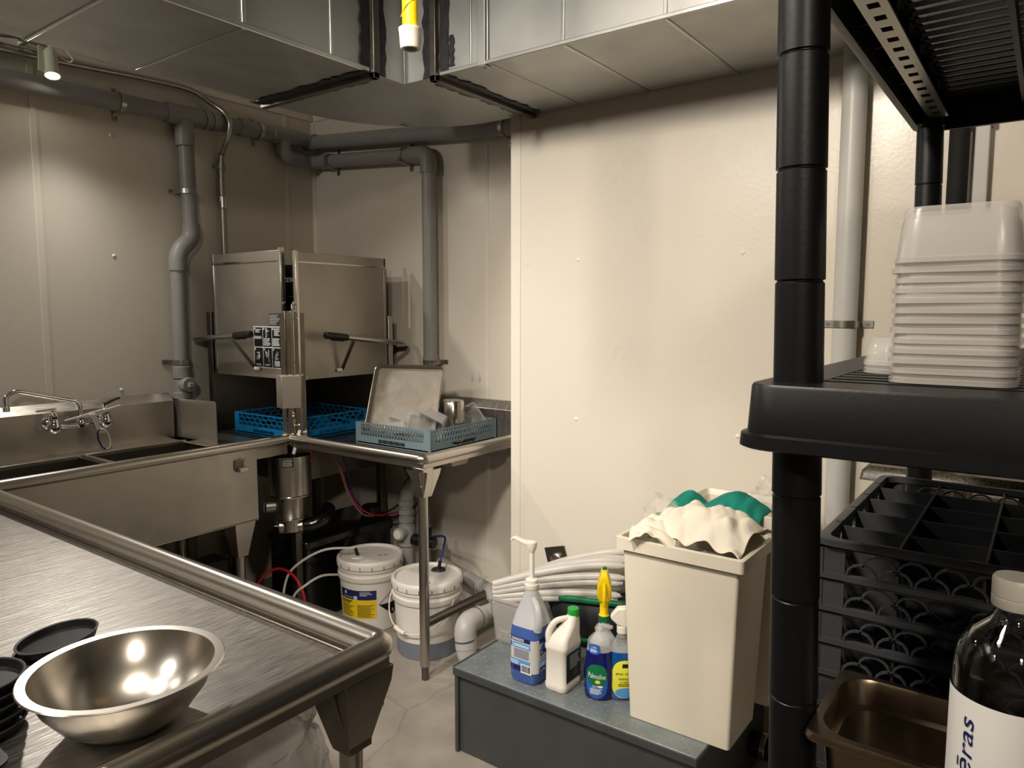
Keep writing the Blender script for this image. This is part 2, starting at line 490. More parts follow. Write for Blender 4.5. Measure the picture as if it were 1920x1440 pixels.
for x, z in ((0.45, 2.0), (1.10, 1.95), (1.45, 1.2)):
    rivet(wb, T(x, -0.004, z) @ RX(pi / 2))

# ================================================================== air duct
ZD, ZT = 2.30, 2.74
duct = thing('air_duct', 'large galvanized air duct turning the corner under the ceiling', 'duct', (1.3, -0.6, ZD))
XI, XO, YI, YO = 1.610, 1.012, -0.890, -0.306
def duct_box(x0, x1, y0, y1):
    return MB().box(x0, x1, y0, y1, ZD, ZT)
for a, b in ((-1.530, -1.045), (-1.860, -1.534), (-2.9, -1.864), (-5.05, -2.904)):
    duct_box(XO, XI, a, b).build('duct_section', GALV, duct, bevel=0.003)
for a, b in ((1.765, 1.985), (1.989, 2.270), (2.274, 2.600), (2.604, 3.3), (3.304, 5.35)):
    duct_box(a, b, YI, YO).build('duct_section', GALV, duct, bevel=0.003)
# elbow: sharp throat at the inner corner, rounded heel
poly = [(XO, -1.04)]
poly += [(XI - (XI - XO) * cos(t), YI + (XI - XO) * sin(t)) for t in [pi / 2 * i / 16 for i in range(17)]]
poly = [p if p[1] < YO else (p[0], YO) for p in poly]
poly += [(1.76, YO), (1.76, YI), (XI, YI), (XI, -1.04)]
MB().prism(poly, ZD, ZT).build('elbow', GALV, duct, bevel=0.002)
# seams (raised cleats)
def cleat(m, name='seam_cleat', mat=GALV_EDGE): return m.build(name, mat, duct, bevel=0.002)
for y in (-1.532, -1.862, -2.902):
    m = MB(); m.box(XO, XI, y - 0.006, y + 0.006, ZD - 0.004, ZD + 0.002); m.box(XI - 0.002, XI + 0.004, y - 0.006, y + 0.006, ZD, ZT); cleat(m)
for x in (2.272, 2.602, 3.302):
    m = MB(); m.box(x - 0.006, x + 0.006, YI, YO, ZD - 0.004, ZD + 0.002); m.box(x - 0.006, x + 0.006, YI - 0.004, YI + 0.002, ZD, ZT); cleat(m)
cleat(MB().box(XI, XI + 0.004, -1.222, -1.212, ZD, ZT))
cleat(MB().box(1.91, 1.918, YI - 0.004, YI, ZD, ZT))
cleat(MB().box(XI - 0.004, XI + 0.003, YI - 0.003, YI + 0.004, ZD, ZT))
# lower folded edges that catch the light
cleat(MB().box(XI - 0.001, XI + 0.006, -5.0, -1.06, ZD - 0.003, ZD + 0.014), 'folded_edge')
cleat(MB().box(1.78, 5.3, YI - 0.006, YI + 0.001, ZD - 0.003, ZD + 0.010), 'folded_edge')
# hanger strap with screw
st = cleat(MB().box(1.948, 1.978, YI - 0.008, YI - 0.003, ZD - 0.004, 3.2).box(1.948, 1.978, YI - 0.008, YI + 0.03, ZD - 0.008, ZD - 0.004), 'hanger_strap', GALV)
MB().lathe([(0, 0.006), (0.005, 0.004), (0.006, 0)], 10, T(1.963, YI + 0.012, ZD - 0.008) @ RX(pi)).build('screw', ZINC, st)
MB().bar((1.20, -0.50, ZD - 0.002), (1.235, -0.46, ZD - 0.012), 0.012, 0.003).build('seam_clip', GALV_EDGE, duct)
# flange joints with black sealant
def ragged(mb, p, q, n, w0, up, amp, th=0.004):
    p = Vector(p); q = Vector(q); d = (q - p).normalized(); up = Vector(up); s = d.cross(up).normalized()
    L = []; R = []
    for i in range(n + 1):
        c = p.lerp(q, i / n)
        L.append(c + s * (w0 + random.uniform(-1, 1) * amp)); R.append(c - s * (w0 + random.uniform(-1, 1) * amp))
    vs = []
    for a, b in zip(L, R): vs += [a, b, a - up * th, b - up * th]
    fs = []
    for i in range(n):
        o = 4 * i
        fs += [(o, o + 4, o + 5, o + 1), (o + 2, o + 3, o + 7, o + 6), (o, o + 2, o + 6, o + 4), (o + 1, o + 5, o + 7, o + 3)]
    fs += [(0, 1, 3, 2), (4 * n, 4 * n + 2, 4 * n + 3, 4 * n + 1)]
    mb.add(vs, fs)
    return mb
def flange(mb): return mb.build('joint_flange', STEEL_DARK, duct, bevel=0.002)
flange(MB().box(XO - 0.01, XI + 0.022, -1.056, -1.03, ZD - 0.020, ZD).box(XI, XI + 0.022, -1.056, -1.03, ZD - 0.02, ZT))
flange(MB().box(1.75, 1.776, YI - 0.022, YO, ZD - 0.020, ZD).box(1.75, 1.776, YI - 0.022, YI, ZD - 0.02, ZT))
def seal(m): return m.build('sealant_band', MASTIC, duct, smooth=0)
seal(ragged(MB(), (XI + 0.01, -1.075, ZD - 0.001), (XO - 0.02, -1.070, ZD - 0.001), 26, 0.022, (0, 0, 1), 0.010))
seal(ragged(MB(), (XI - 0.03, -1.012, ZD - 0.001), (XO + 0.10, -1.016, ZD - 0.001), 22, 0.016, (0, 0, 1), 0.010))
seal(ragged(MB(), (1.795, YI, ZD - 0.001), (1.790, YO - 0.01, ZD - 0.001), 26, 0.018, (0, 0, 1), 0.009))
seal(ragged(MB(), (1.728, YI + 0.02, ZD - 0.001), (1.735, YO - 0.02, ZD - 0.001), 26, 0.020, (0, 0, 1), 0.010))
seal(ragged(MB(), (XI + 0.001, -1.078, ZD), (XI + 0.001, -1.078, ZT), 14, 0.020, (-1, 0, 0), 0.006))
seal(ragged(MB(), (XI + 0.001, -1.008, ZD), (XI + 0.001, -1.008, ZT), 14, 0.022, (-1, 0, 0), 0.007))
seal(ragged(MB(), (1.800, YI - 0.001, ZD), (1.800, YI - 0.001, ZT), 14, 0.018, (0, 1, 0), 0.006))
seal(ragged(MB(), (1.728, YI - 0.001, ZD), (1.728, YI - 0.001, ZT), 14, 0.022, (0, 1, 0), 0.007))
seal(ragged(MB(), (1.832, YI - 0.001, ZD + 0.02), (1.832, YI - 0.001, ZD + 0.12), 8, 0.010, (0, 1, 0), 0.004))

# yellow tube hanging from the ceiling
yt = thing('yellow_drop_tube', 'yellow tube with a white end cap hanging before the duct corner', 'tube', (2.408, -1.686, 2.037))
MB().cyl((2.408, -1.686, 2.055), (2.408, -1.686, 3.2), 0.0165, seg=20).build('sleeve', YELLOW_T, yt)
MB().lathe([(0.014, 0.0), (0.020, 0.0), (0.0215, 0.006), (0.0235, 0.034), (0.0245, 0.036), (0.0245, 0.040), (0.0168, 0.040), (0.0140, 0.006), (0.0140, 0.0)], 28, T(2.408, -1.686, 2.037)).build('end_cap', WHITE_PL, yt)
MB().lathe([(0.0, 0.010), (0.0145, 0.010)], 20, T(2.408, -1.686, 2.037)).build('core', DKGREY, yt)
MB().tube(spline([(2.424, -1.692, 2.13), (2.412, -1.704, 2.115), (2.395, -1.699, 2.10)], 6), 0.0012, 6).build('tie', YEL_PRINT, yt)

# ================================================================== pipes
def clamp(parent, c, axis, R, wall_n, ear=0.03, holes=True):
    """saddle strap round a pipe at c running along axis; wall_n points off the wall"""
    c = Vector(c); ax = Vector(axis).normalized(); n = Vector(wall_n).normalized(); s = ax.cross(n).normalized()
    w = 0.022; th = 0.004
    mb = MB(); r0 = R + 0.001; r1 = R + th
    depth = CLAMP_D[0]
    inner = [(-r0, -depth)] + [(r0 * cos(pi - pi * i / 12), r0 * sin(pi - pi * i / 12)) for i in range(13)] + [(r0, -depth)]
    outer = [(-r1, -depth)] + [(r1 * cos(pi - pi * i / 12), r1 * sin(pi - pi * i / 12)) for i in range(13)] + [(r1, -depth)]
    poly = [(-r1 - ear, -depth), (-r1 - ear, -depth + th)] + [(-r1, -depth + th)] + outer[1:-1] + [(r1, -depth + th), (r1 + ear, -depth + th), (r1 + ear, -depth)] + [(r0, -depth)] + inner[::-1][1:-1] + [(-r0, -depth)]
    M = Matrix(((s.x, n.x, ax.x, c.x), (s.y, n.y, ax.y, c.y), (s.z, n.z, ax.z, c.z), (0, 0, 0, 1)))
    vs = [(x, y, z) for z in (-w / 2, w / 2) for x, y in poly]
    N = len(poly)
    fs = [(i, (i + 1) % N, N + (i + 1) % N, N + i) for i in range(N)]
    bm_poly = [tuple(range(N - 1, -1, -1)), tuple(range(N, 2 * N))]
    mb.add(vs, fs + bm_poly, M)
    o = mb.build('pipe_clamp', ZINC, parent, smooth=30)
    for e in (-1, 1):
        p = c + s * (e * (r1 + ear * 0.55)) - n * (depth - th)
        MB().cyl(p, p + n * 0.003, 0.0055, seg=10).build('screw', STEEL_DARK, o)
    return o
CLAMP_D = [0.06]
def coupling(parent, p, q, R, name='coupling', mat=None):
    return MB().cyl(p, q, R, seg=24).build(name, mat or PVC, parent, bevel=0.003)

R1 = 0.036
dp = thing('drain_pipe', 'grey plastic drain pipe run along the left and back walls with two drops', 'pipe', (0.06, -0.8, 1.05))
zc = lambda y: 2.430 + (y + 1.6) * 0.020
MB().cyl((0.06, -5.0, zc(-5.0)), (0.06, -0.92, zc(-0.92)), 0.040, seg=24).build('pipe', PVC, dp)
MB().cyl((0.06, -0.92, zc(-0.92)), (0.06, -0.10, zc(-0.10)), 0.040, seg=24).build('pipe', PVC, dp)
coupling(dp, (0.06, -0.915, zc(-0.9)), (0.06, -0.735, zc(-0.72)), 0.047, 'tee_fitting')
coupling(dp, (0.06, -0.722, zc(-0.72)), (0.06, -0.690, zc(-0.68)), 0.046)
coupling(dp, (0.06, -0.680, zc(-0.68)), (0.06, -0.645, zc(-0.64)), 0.046)
coupling(dp, (0.06, -0.53, zc(-0.53)), (0.06, -0.48, zc(-0.48)), 0.045)
coupling(dp, (0.06, -0.33, zc(-0.33)), (0.06, -0.18, zc(-0.18)), 0.046, 'tee_fitting')
MB().tube(arc((0.10, -0.10, 2.452), 0.04, pi, pi / 2, 8, (1, 0, 0), (0, 1, 0)), 0.046, 24).build('corner_elbow', PVC, dp)
MB().cyl((0.10, -0.06, 2.450), (1.64, -0.06, 2.325), 0.040, seg=24).build('pipe', PVC, dp)
# first drop with an offset, union and clean-out plug
MB().cyl((0.06, -0.822, 2.42), (0.06, -0.822, 2.30), 0.044, seg=24).build('coupling', PVC, dp, bevel=0.003)
MB().cyl((0.06, -0.818, 2.31), (0.06, -0.810, 1.86), R1, seg=24).build('pipe', PVC, dp)
MB().tube(fillet([(0.06, -0.810, 1.93), (0.06, -0.808, 1.865), (0.06, -0.884, 1.790), (0.06, -0.886, 1.70)], 0.05, 8), 0.042, 24).build('offset_bend', PVC, dp)
MB().cyl((0.06, -0.886, 1.72), (0.06, -0.889, 1.21), R1, seg=24).build('pipe', PVC, dp)
coupling(dp, (0.06, -0.889, 1.235), (0.06, -0.889, 1.175), 0.043)
coupling(dp, (0.06, -0.889, 1.172), (0.06, -0.889, 1.105), 0.040, 'cleanout_tee')
co = coupling(dp, (0.075, -0.889, 1.145), (0.128, -0.889, 1.145), 0.036, 'cleanout_plug')
MB().cbox((0.136, -0.889, 1.145), (0.018, 0.022, 0.022)).build('plug_square', PVC_L, co, bevel=0.002)
coupling(dp, (0.06, -0.889, 1.108), (0.06, -0.889, 1.075), 0.044)
MB().cyl((0.06, -0.889, 1.08), (0.06, -0.889, 0.0), R1, seg=24).build('pipe', PVC, dp)
# second drop that runs round the corner
MB().tube(fillet([(0.06, -0.255, 2.45), (0.06, -0.250, 2.345), (0.06, -0.14, 2.345)], 0.085, 8), 0.040, 24).build('sweep_bend', PVC, dp)
MB().tube(fillet([(0.06, -0.15, 2.345), (0.06, -0.06, 2.345), (0.18, -0.06, 2.338)], 0.06, 8), R1, 24).build('pipe', PVC, dp)
coupling(dp, (0.155, -0.06, 2.340), (0.205, -0.06, 2.337), 0.041)
MB().cyl((0.18, -0.06, 2.338), (0.88, -0.06, 2.288), R1, seg=24).build('pipe', PVC, dp)
MB().tube(fillet([(0.85, -0.06, 2.290), (0.955, -0.06, 2.283), (0.955, -0.06, 2.19)], 0.065, 8), 0.043, 24).build('elbow', PVC, dp)
MB().cyl((0.955, -0.06, 2.20), (0.955, -0.06, 0.62), R1, seg=24).build('pipe', PVC, dp)
coupling(dp, (0.955, -0.06, 1.275), (0.955, -0.06, 1.235), 0.040)
CLAMP_D[0] = 0.056
for c, ax, R, n in (((0.06, -1.125, zc(-1.125)), (0, 1, 0), 0.040, (1, 0, 0)), ((0.06, -0.405, zc(-0.405)), (0, 1, 0), 0.041, (1, 0, 0)),
                    ((0.06, -0.818, 2.085), (0, 0, 1), R1, (1, 0, 0)), ((0.06, -0.889, 1.255), (0, 0, 1), R1, (1, 0, 0)),
                    ((0.06, -3.4, zc(-3.4)), (0, 1, 0), 0.040, (1, 0, 0)),
                    ((0.225, -0.06, 2.335), (1, 0, -0.07), R1, (0, -1, 0)), ((0.79, -0.06, 2.294), (1, 0, -0.07), R1, (0, -1, 0)),
                    ((1.43, -0.06, 2.342), (1, 0, -0.08), 0.040, (0, -1, 0)), ((0.955, -0.06, 1.245), (0, 0, 1), R1, (0, -1, 0))):
    clamp(dp, c, ax, R, n)

# thin metal conduit above the drain
cp = thing('electrical_conduit', 'thin bare metal conduit bending down the left wall behind the dishwasher', 'conduit', (0.03, -0.61, 1.0))
MB().tube(spline([(0.03, -5.0, 2.545), (0.03, -3.0, 2.55), (0.03, -1.60, 2.555), (0.03, -1.0, 2.583), (0.03, -0.77, 2.585), (0.04, -0.67, 2.545), (0.085, -0.622, 2.50), (0.118, -0.612, 2.44), (0.09, -0.612, 2.37), (0.045, -0.612, 2.31), (0.03, -0.612, 2.25), (0.03, -0.616, 1.8), (0.03, -0.62, 1.0)], 6), 0.0135, 14).build('conduit_tube', ZINC, cp)
MB().cyl((0.03, -0.612, 2.09), (0.03, -0.613, 2.03), 0.018, seg=16).build('coupling', STEEL_BRIGHT, cp, bevel=0.002)
CLAMP_D[0] = 0.026
clamp(cp, (0.03, -0.612, 2.24), (0, 0, 1), 0.0135, (1, 0, 0), ear=0.018)
clamp(cp, (0.03, -1.59, 2.555), (0, 1, 0), 0.0135, (1, 0, 0), ear=0.018)

# pipes on the partition wall
pw = thing('wall_pipe', 'pale grey pipe strapped to the wall behind the black shelving', 'pipe', (2.978, -0.345, 0.0))
MB().cyl((2.978, -0.345, 0.0), (2.978, -0.345, 2.3), 0.036, seg=28).build('pipe', PVC_WALL, pw)
CLAMP_D[0] = 0.043
clamp(pw, (2.978, -0.345, 1.462), (0, 0, 1), 0.036, (0, -1, 0), ear=0.035)
p2 = thing('insulated_pipe', 'thin metal pipe with a black foam sleeve on the far wall', 'pipe', (3.265, -0.36, 0.0))
MB().cyl((3.265, -0.36, 0.0), (3.265, -0.36, 3.2), 0.014, seg=18).build('pipe', STEEL_BRIGHT, p2)
MB().cyl((3.262, -0.36, 0.5), (3.262, -0.36, 2.03), 0.026, seg=18).build('foam_sleeve', BLACK_SOFT, p2, bevel=0.004)
p3 = thing('wall_raceway', 'pale grey cable duct standing beside the foam sleeved pipe', 'raceway', (3.315, -0.32, 0.0))
MB().box(3.297, 3.333, -0.335, -0.301, 0.0, 2.3).build('cover', PVC_WALL, p3, bevel=0.003)
MB().box(3.290, 3.340, -0.339, -0.301, 2.02, 2.06).build('joint_clip', PVC_WALL, p3, bevel=0.003)

# steel outlet plate low on the partition wall
ol = thing('steel_wall_plate', 'tilted square steel plate on the wall above the clear bin', 'wall plate', (1.88, -0.302, 0.47))
Mo = T(1.885, -0.301, 0.468) @ RX(pi / 2) @ RZ(0.28)
MB().add(*(lambda m: (m.v, m.f))(MB().box(-0.052, 0.052, -0.052, 0.052, 0, 0.004)), Mo).build('plate', STEEL_DARK, ol, bevel=0.002)
MB().lathe([(0, 0.016), (0.020, 0.014), (0.026, 0.010), (0.028, 0)], 20, Mo @ T(0, 0, 0.004)).build('centre_boss', STEEL, ol)
# two clear adhesive hooks on the back wall
for i, x in enumerate((1.185, 1.232)):
    h = MB().prism([(0, -0.030), (0.011, 0), (0, 0.030), (-0.011, 0)], 0, 0.004, T(x, -0.004, 1.175) @ RX(pi / 2))
    h.box(-0.004, 0.004, -0.012, 0.0, 0.004, 0.013, T(x, -0.004, 1.175) @ RX(pi / 2))
    tag(h.build('adhesive_hook', CLEAR, None, loc=(x, -0.004, 1.145), bevel=0.001),
        'small clear adhesive hook on the back wall, nearer the %s' % ('grey drain pipe' if i == 0 else 'white corner trim'), 'hook', 'clear wall hooks')

# ================================================================== lamps
def lamp_fixture(name, label, loc, aim, watts, cone, blend, color, hang=None):
    loc = Vector(loc); d = (Vector(aim) - loc).normalized()
    t = thing(name, label, 'lamp', loc)
    # the head hangs with its face towards 'face'
    face = d if hang else Vector((0.30, -0.10, -1)).normalized()
    q = face.to_track_quat('-Z', 'Y').to_matrix().to_4x4()
    M = T(*loc) @ q
    MB().lathe([(0, 0.115), (0.020, 0.115), (0.024, 0.105), (0.024, 0.030), (0.028, 0.012), (0.030, 0.004), (0.030, 0.0), (0.027, 0.0), (0.025, 0.004)], 28, M).build('head', LAMP_BODY, t)
    MB().lathe([(0, 0.002), (0.014, 0.0015), (0.0265, 0.003)], 28, M).build('bulb', BULB, t)
    ld = bpy.data.lights.new('spot', 'SPOT'); ld.energy = watts; ld.color = color
    ld.spot_size = radians(cone); ld.spot_blend = blend; ld.shadow_soft_size = 0.12 if hang else 0.04
    lo = bpy.data.objects.new('spot_light', ld); COL.objects.link(lo)
    lo.parent = t; lo.location = face * 0.012
    lo.rotation_euler = d.to_track_quat('-Z', 'Y').to_euler()
    if hang:
        top = loc - face * 0.115
        MB().bar(loc - face * 0.06 + Vector((0.03, 0, 0)), Vector((loc.x + 0.03, loc.y, hang)), 0.012, 0.006).build('arm', LAMP_BODY, t)
        MB().box(loc.x - 0.06, loc.x + 0.12, loc.y - 0.018, loc.y + 0.018, hang, hang + 0.035).build('adapter', LAMP_BODY, t, bevel=0.004)
        MB().cyl((loc.x + 0.03, loc.y, hang + 0.03), (loc.x + 0.03, loc.y, 3.2), 0.006, seg=10).build('rod', LAMP_BODY, t)
    return t
k, loc, aim, w, cone, bl, lc = ROOM_AND_FILL_LAMPS[0]
lm = lamp_fixture('spot_lamp', 'small pale spot lamp glowing high on the left wall', loc, aim, w, cone, bl, lc)
MB().bar((0.145, -1.468, 2.47), (0.115, -1.45, 2.60), 0.040, 0.006, (1, 0, 0)).build('bracket', LAMP_BODY, lm, bevel=0.002)
MB().bar((0.15, -1.425, 2.47), (0.115, -1.44, 2.60), 0.012, 0.006, (1, 0, 0)).build('bracket', LAMP_BODY, lm, bevel=0.002)
MB().tube(spline([(0.12, -1.44, 2.60), (0.16, -1.40, 2.585), (0.17, -1.365, 2.545), (0.16, -1.375, 2.53), (0.15, -1.41, 2.55), (0.13, -1.44, 2.585)], 6), 0.0035, 8).build('cable', WHITE_PL, lm)
MB().box(0.085, 0.135, -1.53, -1.43, 2.585, 2.615).build('adapter', LAMP_BODY, lm, bevel=0.003)
MB().box(0.0, 0.10, -1.505, -1.485, 2.592, 2.606).build('wall_arm', LAMP_BODY, lm)
fx = thing('flexible_conduit', 'ribbed metal flexible conduit feeding the wall lamp', 'conduit', (0.11, -1.6, 2.59))
m = MB()
pth = spline([(0.11, -1.53, 2.602), (0.11, -1.60, 2.588), (0.11, -1.72, 2.575), (0.10, -2.2, 2.57)], 40)
m.tube(pth, [0.011 + 0.002 * (i % 2) for i in range(len(pth))], 10)
m.build('hose', ZINC, fx)
MB().cyl((0.11, -1.545, 2.60), (0.11, -1.522, 2.603), 0.016, seg=14).build('connector', ZINC, fx, bevel=0.002)
names = ['track lamp hung from the ceiling, left of the pair behind the camera', 'track lamp hung from the ceiling, right of the pair behind the camera', 'unseen fill lamp added in the rear left of the room', 'unseen fill lamp added in the rear right of the room', 'unseen fill lamp added close to the left wall']
order = [1, 0, 2, 3, 4]
for i, (k, loc, aim, w, cone, bl, lc) in enumerate(ROOM_AND_FILL_LAMPS[1:]):
    lamp_fixture('track_or_fill_lamp', names[order[i]], loc, aim, w, cone, bl, lc, hang=2.85)  # the last three are added fill lamps

# ================================================================== steel sink along the left wall
ZR, DK, RR = 0.920, 0.890, 0.021     # rim axis, deck level, rim radius
sink = thing('steel_sink', 'long stainless steel compartment sink with a tall front apron along the left wall', 'sink', (0.4, -1.5, 0.0))
Y0, Y1, YA = -2.36, -0.745, -0.915
MB().box(0.688, 0.694, Y0, YA, 0.580, 0.915).build('apron', STEEL_H, sink, bevel=0.002)
MB().box(0.640, 0.694, Y0, YA, 0.574, 0.580).build('apron_fold', STEEL_H, sink, bevel=0.002)
MB().box(0.676, 0.682, YA, Y1, 0.846, 0.900).build('side_band', STEEL_H, sink)
MB().tube([(0.700, Y0, ZR), (0.700, Y1, ZR)], RR, 20).build('rolled_rim', STEEL, sink)
m = MB(); m.box(0.03, 0.235, Y0, YA, DK - 0.004, DK); m.box(0.03, 0.690, YA - 0.06, Y1 + 0.01, DK - 0.004, DK)
for a, b in ((-1.455, -1.425), (-1.985, -1.955), (Y0, Y0 + 0.03)):
    m.box(0.235, 0.690, a, b, DK - 0.004, DK)
m.build('deck', STEEL_H, sink)
for a, b in ((-1.425, -0.975), (-1.955, -1.455), (Y0 + 0.03, -1.985)):
    m = MB(); z0 = 0.60; x0, x1 = 0.235, 0.686
    m.box(x0, x0 + 0.003, a, b, z0, DK); m.box(x1 - 0.003, x1, a, b, z0, DK)
    m.box(x0, x1, a, a + 0.003, z0, DK); m.box(x0, x1, b - 0.003, b, z0, DK); m.box(x0, x1, a, b, z0 - 0.003, z0)
    m.build('bowl', STEEL_DARK, sink)
for a, b in ((-1.44, -0.985), (-1.97, -1.46)):
    MB().box(0.228, 0.243, a, b, DK - 0.006, DK + 0.010).build('ledge', STEEL_H, sink, bevel=0.002)
MB().box(0.24, 0.68, -1.452, -1.428, DK, DK + 0.010).build('divider_cap', STEEL, sink, bevel=0.003)
MB().cyl((0.26, -1.005, DK + 0.004), (0.66, -1.005, DK + 0.004), 0.006, seg=10).build('rest_rod', STEEL_BRIGHT, sink)
m = MB().loft([[(x, y, z) for x, z in ((0.004, DK - 0.01), (0.070, DK - 0.01), (0.070, 1.070), (0.026, 1.106), (0.004, 1.106))] for y in (Y0, -0.945)])
m.build('backsplash', STEEL_H, sink, bevel=0.0015)
pl = [(0.02, DK), (0.408, DK), (0.404, 1.068)] + [(0.404 - 0.018 + 0.018 * cos(t), 1.068 + 0.018 * sin(t)) for t in (pi / 8, pi / 4, 3 * pi / 8, pi / 2)] + [(0.02, 1.078)]
MB().prism(pl, 0, 0.004, T(0, -0.925, 0) @ RX(pi / 2)).build('end_splash', STEEL_DOOR, sink)
for x, y in ((0.60, -0.955), (0.12, -0.955), (0.60, -2.26), (0.12, -2.26)):
    lg = MB().cyl((x, y, 0.02), (x, y, 0.56), 0.0205, seg=18).build('leg', STEEL, sink)
    MB().loft([[(x + s * a, y + t * b, z) for s, t in ((-1, -1), (1, -1), (1, 1), (-1, 1))] for z, a, b in ((0.58, 0.052, 0.052), (0.555, 0.052, 0.052), (0.40, 0.026, 0.026))]).build('leg_socket', STEEL, lg, bevel=0.003)
    MB().cyl((x, y, 0.0), (x, y, 0.03), 0.016, seg=14).build('foot', STEEL_DARK, lg)
    MB().cyl((x, y + 0.03, 0.50), (x, y + 0.045, 0.50), 0.007, seg=8).build('bolt', STEEL_BRIGHT, lg)
lt = MB().box(0.694, 0.700, -1.03, -0.985, 0.825, 0.862).build('apron_latch', STEEL_DARK, sink, bevel=0.002)
MB().box(0.698, 0.720, -1.018, -0.972, 0.808, 0.830).build('latch_tongue', STEEL, lt, bevel=0.003)
MB().bar((0.700, -1.025, 0.858), (0.712, -0.985, 0.862), 0.006, 0.006).build('latch_tongue', STEEL, lt)

# ------------------------------------------------------------------ faucet
fa = thing('wall_faucet', 'chrome two-handle faucet with a long swing spout on the sink backsplash', 'faucet', (0.075, -1.395, 1.02))
for y in (-1.50, -1.290):
    MB().lathe([(0.0, 0.0), (0.030, 0.0), (0.030, 0.006), (0.022, 0.014), (0.014, 0.018), (0.014, 0.05)], 24, T(0.070, y, 1.03) @ RY(pi / 2)).build('wall_flange', CHROME, fa)
    MB().lathe([(0, 0.0), (0.016, 0.0), (0.024, 0.010), (0.026, 0.028), (0.020, 0.046), (0.016, 0.058), (0.018, 0.064), (0.018, 0.074), (0.012, 0.080), (0.009, 0.090), (0.009, 0.100), (0, 0.100)], 24, T(0.125, y, 0.990)).build('valve_body', CHROME, fa)
MB().tube(spline([(0.125, -1.49, 1.020), (0.125, -1.45, 1.012), (0.125, -1.395, 1.012), (0.125, -1.34, 1.014), (0.125, -1.30, 1.022)], 5), [0.010] * 21, 16).build('bridge', CHROME, fa)
MB().lathe([(0.016, 0.0), (0.018, 0.012), (0.018, 0.026), (0.013, 0.036), (0.012, 0.045)], 20, T(0.125, -1.395, 1.002)).build('spout_base', CHROME, fa)
MB().tube(fillet([(0.125, -1.395, 1.035), (0.125, -1.395, 1.112), (0.135, -1.640, 1.182), (0.137, -1.678, 1.165), (0.137, -1.678, 1.118)], 0.034, 7), 0.0100, 16).build('spout', CHROME, fa)
MB().cyl((0.137, -1.678, 1.120), (0.137, -1.678, 1.100), 0.0135, seg=18).build('aerator', CHROME, fa, bevel=0.002)
MB().loft([[(0.125 + a, -1.500 + y, 1.088 + z) for a, z in ((-w, -h), (w, -h), (w, h), (-w, h))] for y, w, h in ((0.008, 0.010, 0.007), (-0.012, 0.010, 0.006), (-0.050, 0.008, 0.004), (-0.068, 0.011, 0.004))]).build('lever_handle', CHROME, fa, bevel=0.003)
MB().loft([[(0.125 + a, -1.290 + y, 1.092 + z + zz) for a, z in ((-w, -h), (w, -h), (w, h), (-w, h))] for y, w, h, zz in ((-0.008, 0.010, 0.007, 0), (0.012, 0.010, 0.006, 0.006), (0.045, 0.008, 0.005, 0.018), (0.062, 0.010, 0.005, 0.022))]).build('lever_handle', BLACK_GLOSS, fa, bevel=0.003)

# white dish brush hung on the faucet
br = thing('dish_brush', 'flat white plastic dish brush with a blue-lined loop hung on the faucet', 'brush', (0.15, -1.35, 1.05))
MB().loft([[(0.150 + a, y, zc_ + b) for a, b in ((-0.003, -h), (0.003, -h), (0.003, h), (-0.003, h))] for y, zc_, h in ((-1.470, 1.040, 0.004), (-1.40, 1.050, 0.006), (-1.360, 1.054, 0.012), (-1.325, 1.060, 0.012), (-1.29, 1.068, 0.007), (-1.235, 1.082, 0.004))]).build('head', WHITE_PL, br, bevel=0.002)
MB().loft([[(0.156 + a, y + b, z) for a, b in ((-0.003, -w), (0.003, -w), (0.003, w), (-0.003, w))] for y, z, w in ((-1.362, 1.058, 0.014), (-1.352, 1.035, 0.009), (-1.342, 1.005, 0.008), (-1.330, 0.985, 0.014), (-1.326, 0.968, 0.016))]).build('neck', WHITE_PL, br, bevel=0.002)
lp = [(0.157, -1.326 + 0.024 * cos(t) + 0.010 * (1 - sin(t)) , 0.942 + 0.046 * sin(t)) for t in [2 * pi * i / 32 for i in range(32)]]
MB().tube(lp, 0.0035, 10, closed=True).build('loop', WHITE_PL, br)
lp = [(0.158, -1.330 + 0.021 * cos(t) + 0.010 * (1 - sin(t)), 0.942 + 0.046 * sin(t)) for t in [pi * 0.55 + pi * 0.9 * i / 20 for i in range(21)]]
MB().tube(lp, 0.0038, 10).build('blue_lining', NAVY, br)

# ================================================================== dishwasher in the corner
dw = thing('corner_dishwasher', 'raised-hood stainless steel dishwasher standing in the corner between sink and table', 'dishwasher', (0.4, -0.42, 0.0))
MB().box(0.10, 0.69, -0.715, -0.12, 0.700, 0.880).build('tub', STEEL_DARK, dw, bevel=0.004)
MB().box(0.08, 0.70, -0.745, -0.745 + 0.62, 0.880, 0.892).build('tub_deck', DKMETAL, dw, bevel=0.002)
for x, y in ((0.12, -0.69), (0.66, -0.69), (0.12, -0.14), (0.66, -0.14)):
    MB().box(x - 0.018, x + 0.018, y - 0.018, y + 0.018, 0.0, 0.705).build('leg', STEEL_DARK, dw, bevel=0.002)
MB().box(0.085, 0.093, -0.72, -0.115, 0.89, 1.72).build('back_panel', STEEL_DARK, dw)
MB().box(0.085, 0.70, -0.123, -0.115, 0.89, 1.72).build('back_panel', STEEL_DARK, dw)
MB().box(0.10, 0.69, -0.71, -0.125, 1.30, 1.312).build('hood_shade_plate', DKMETAL, dw)  # unseen plate added over the wash chamber to keep it dark
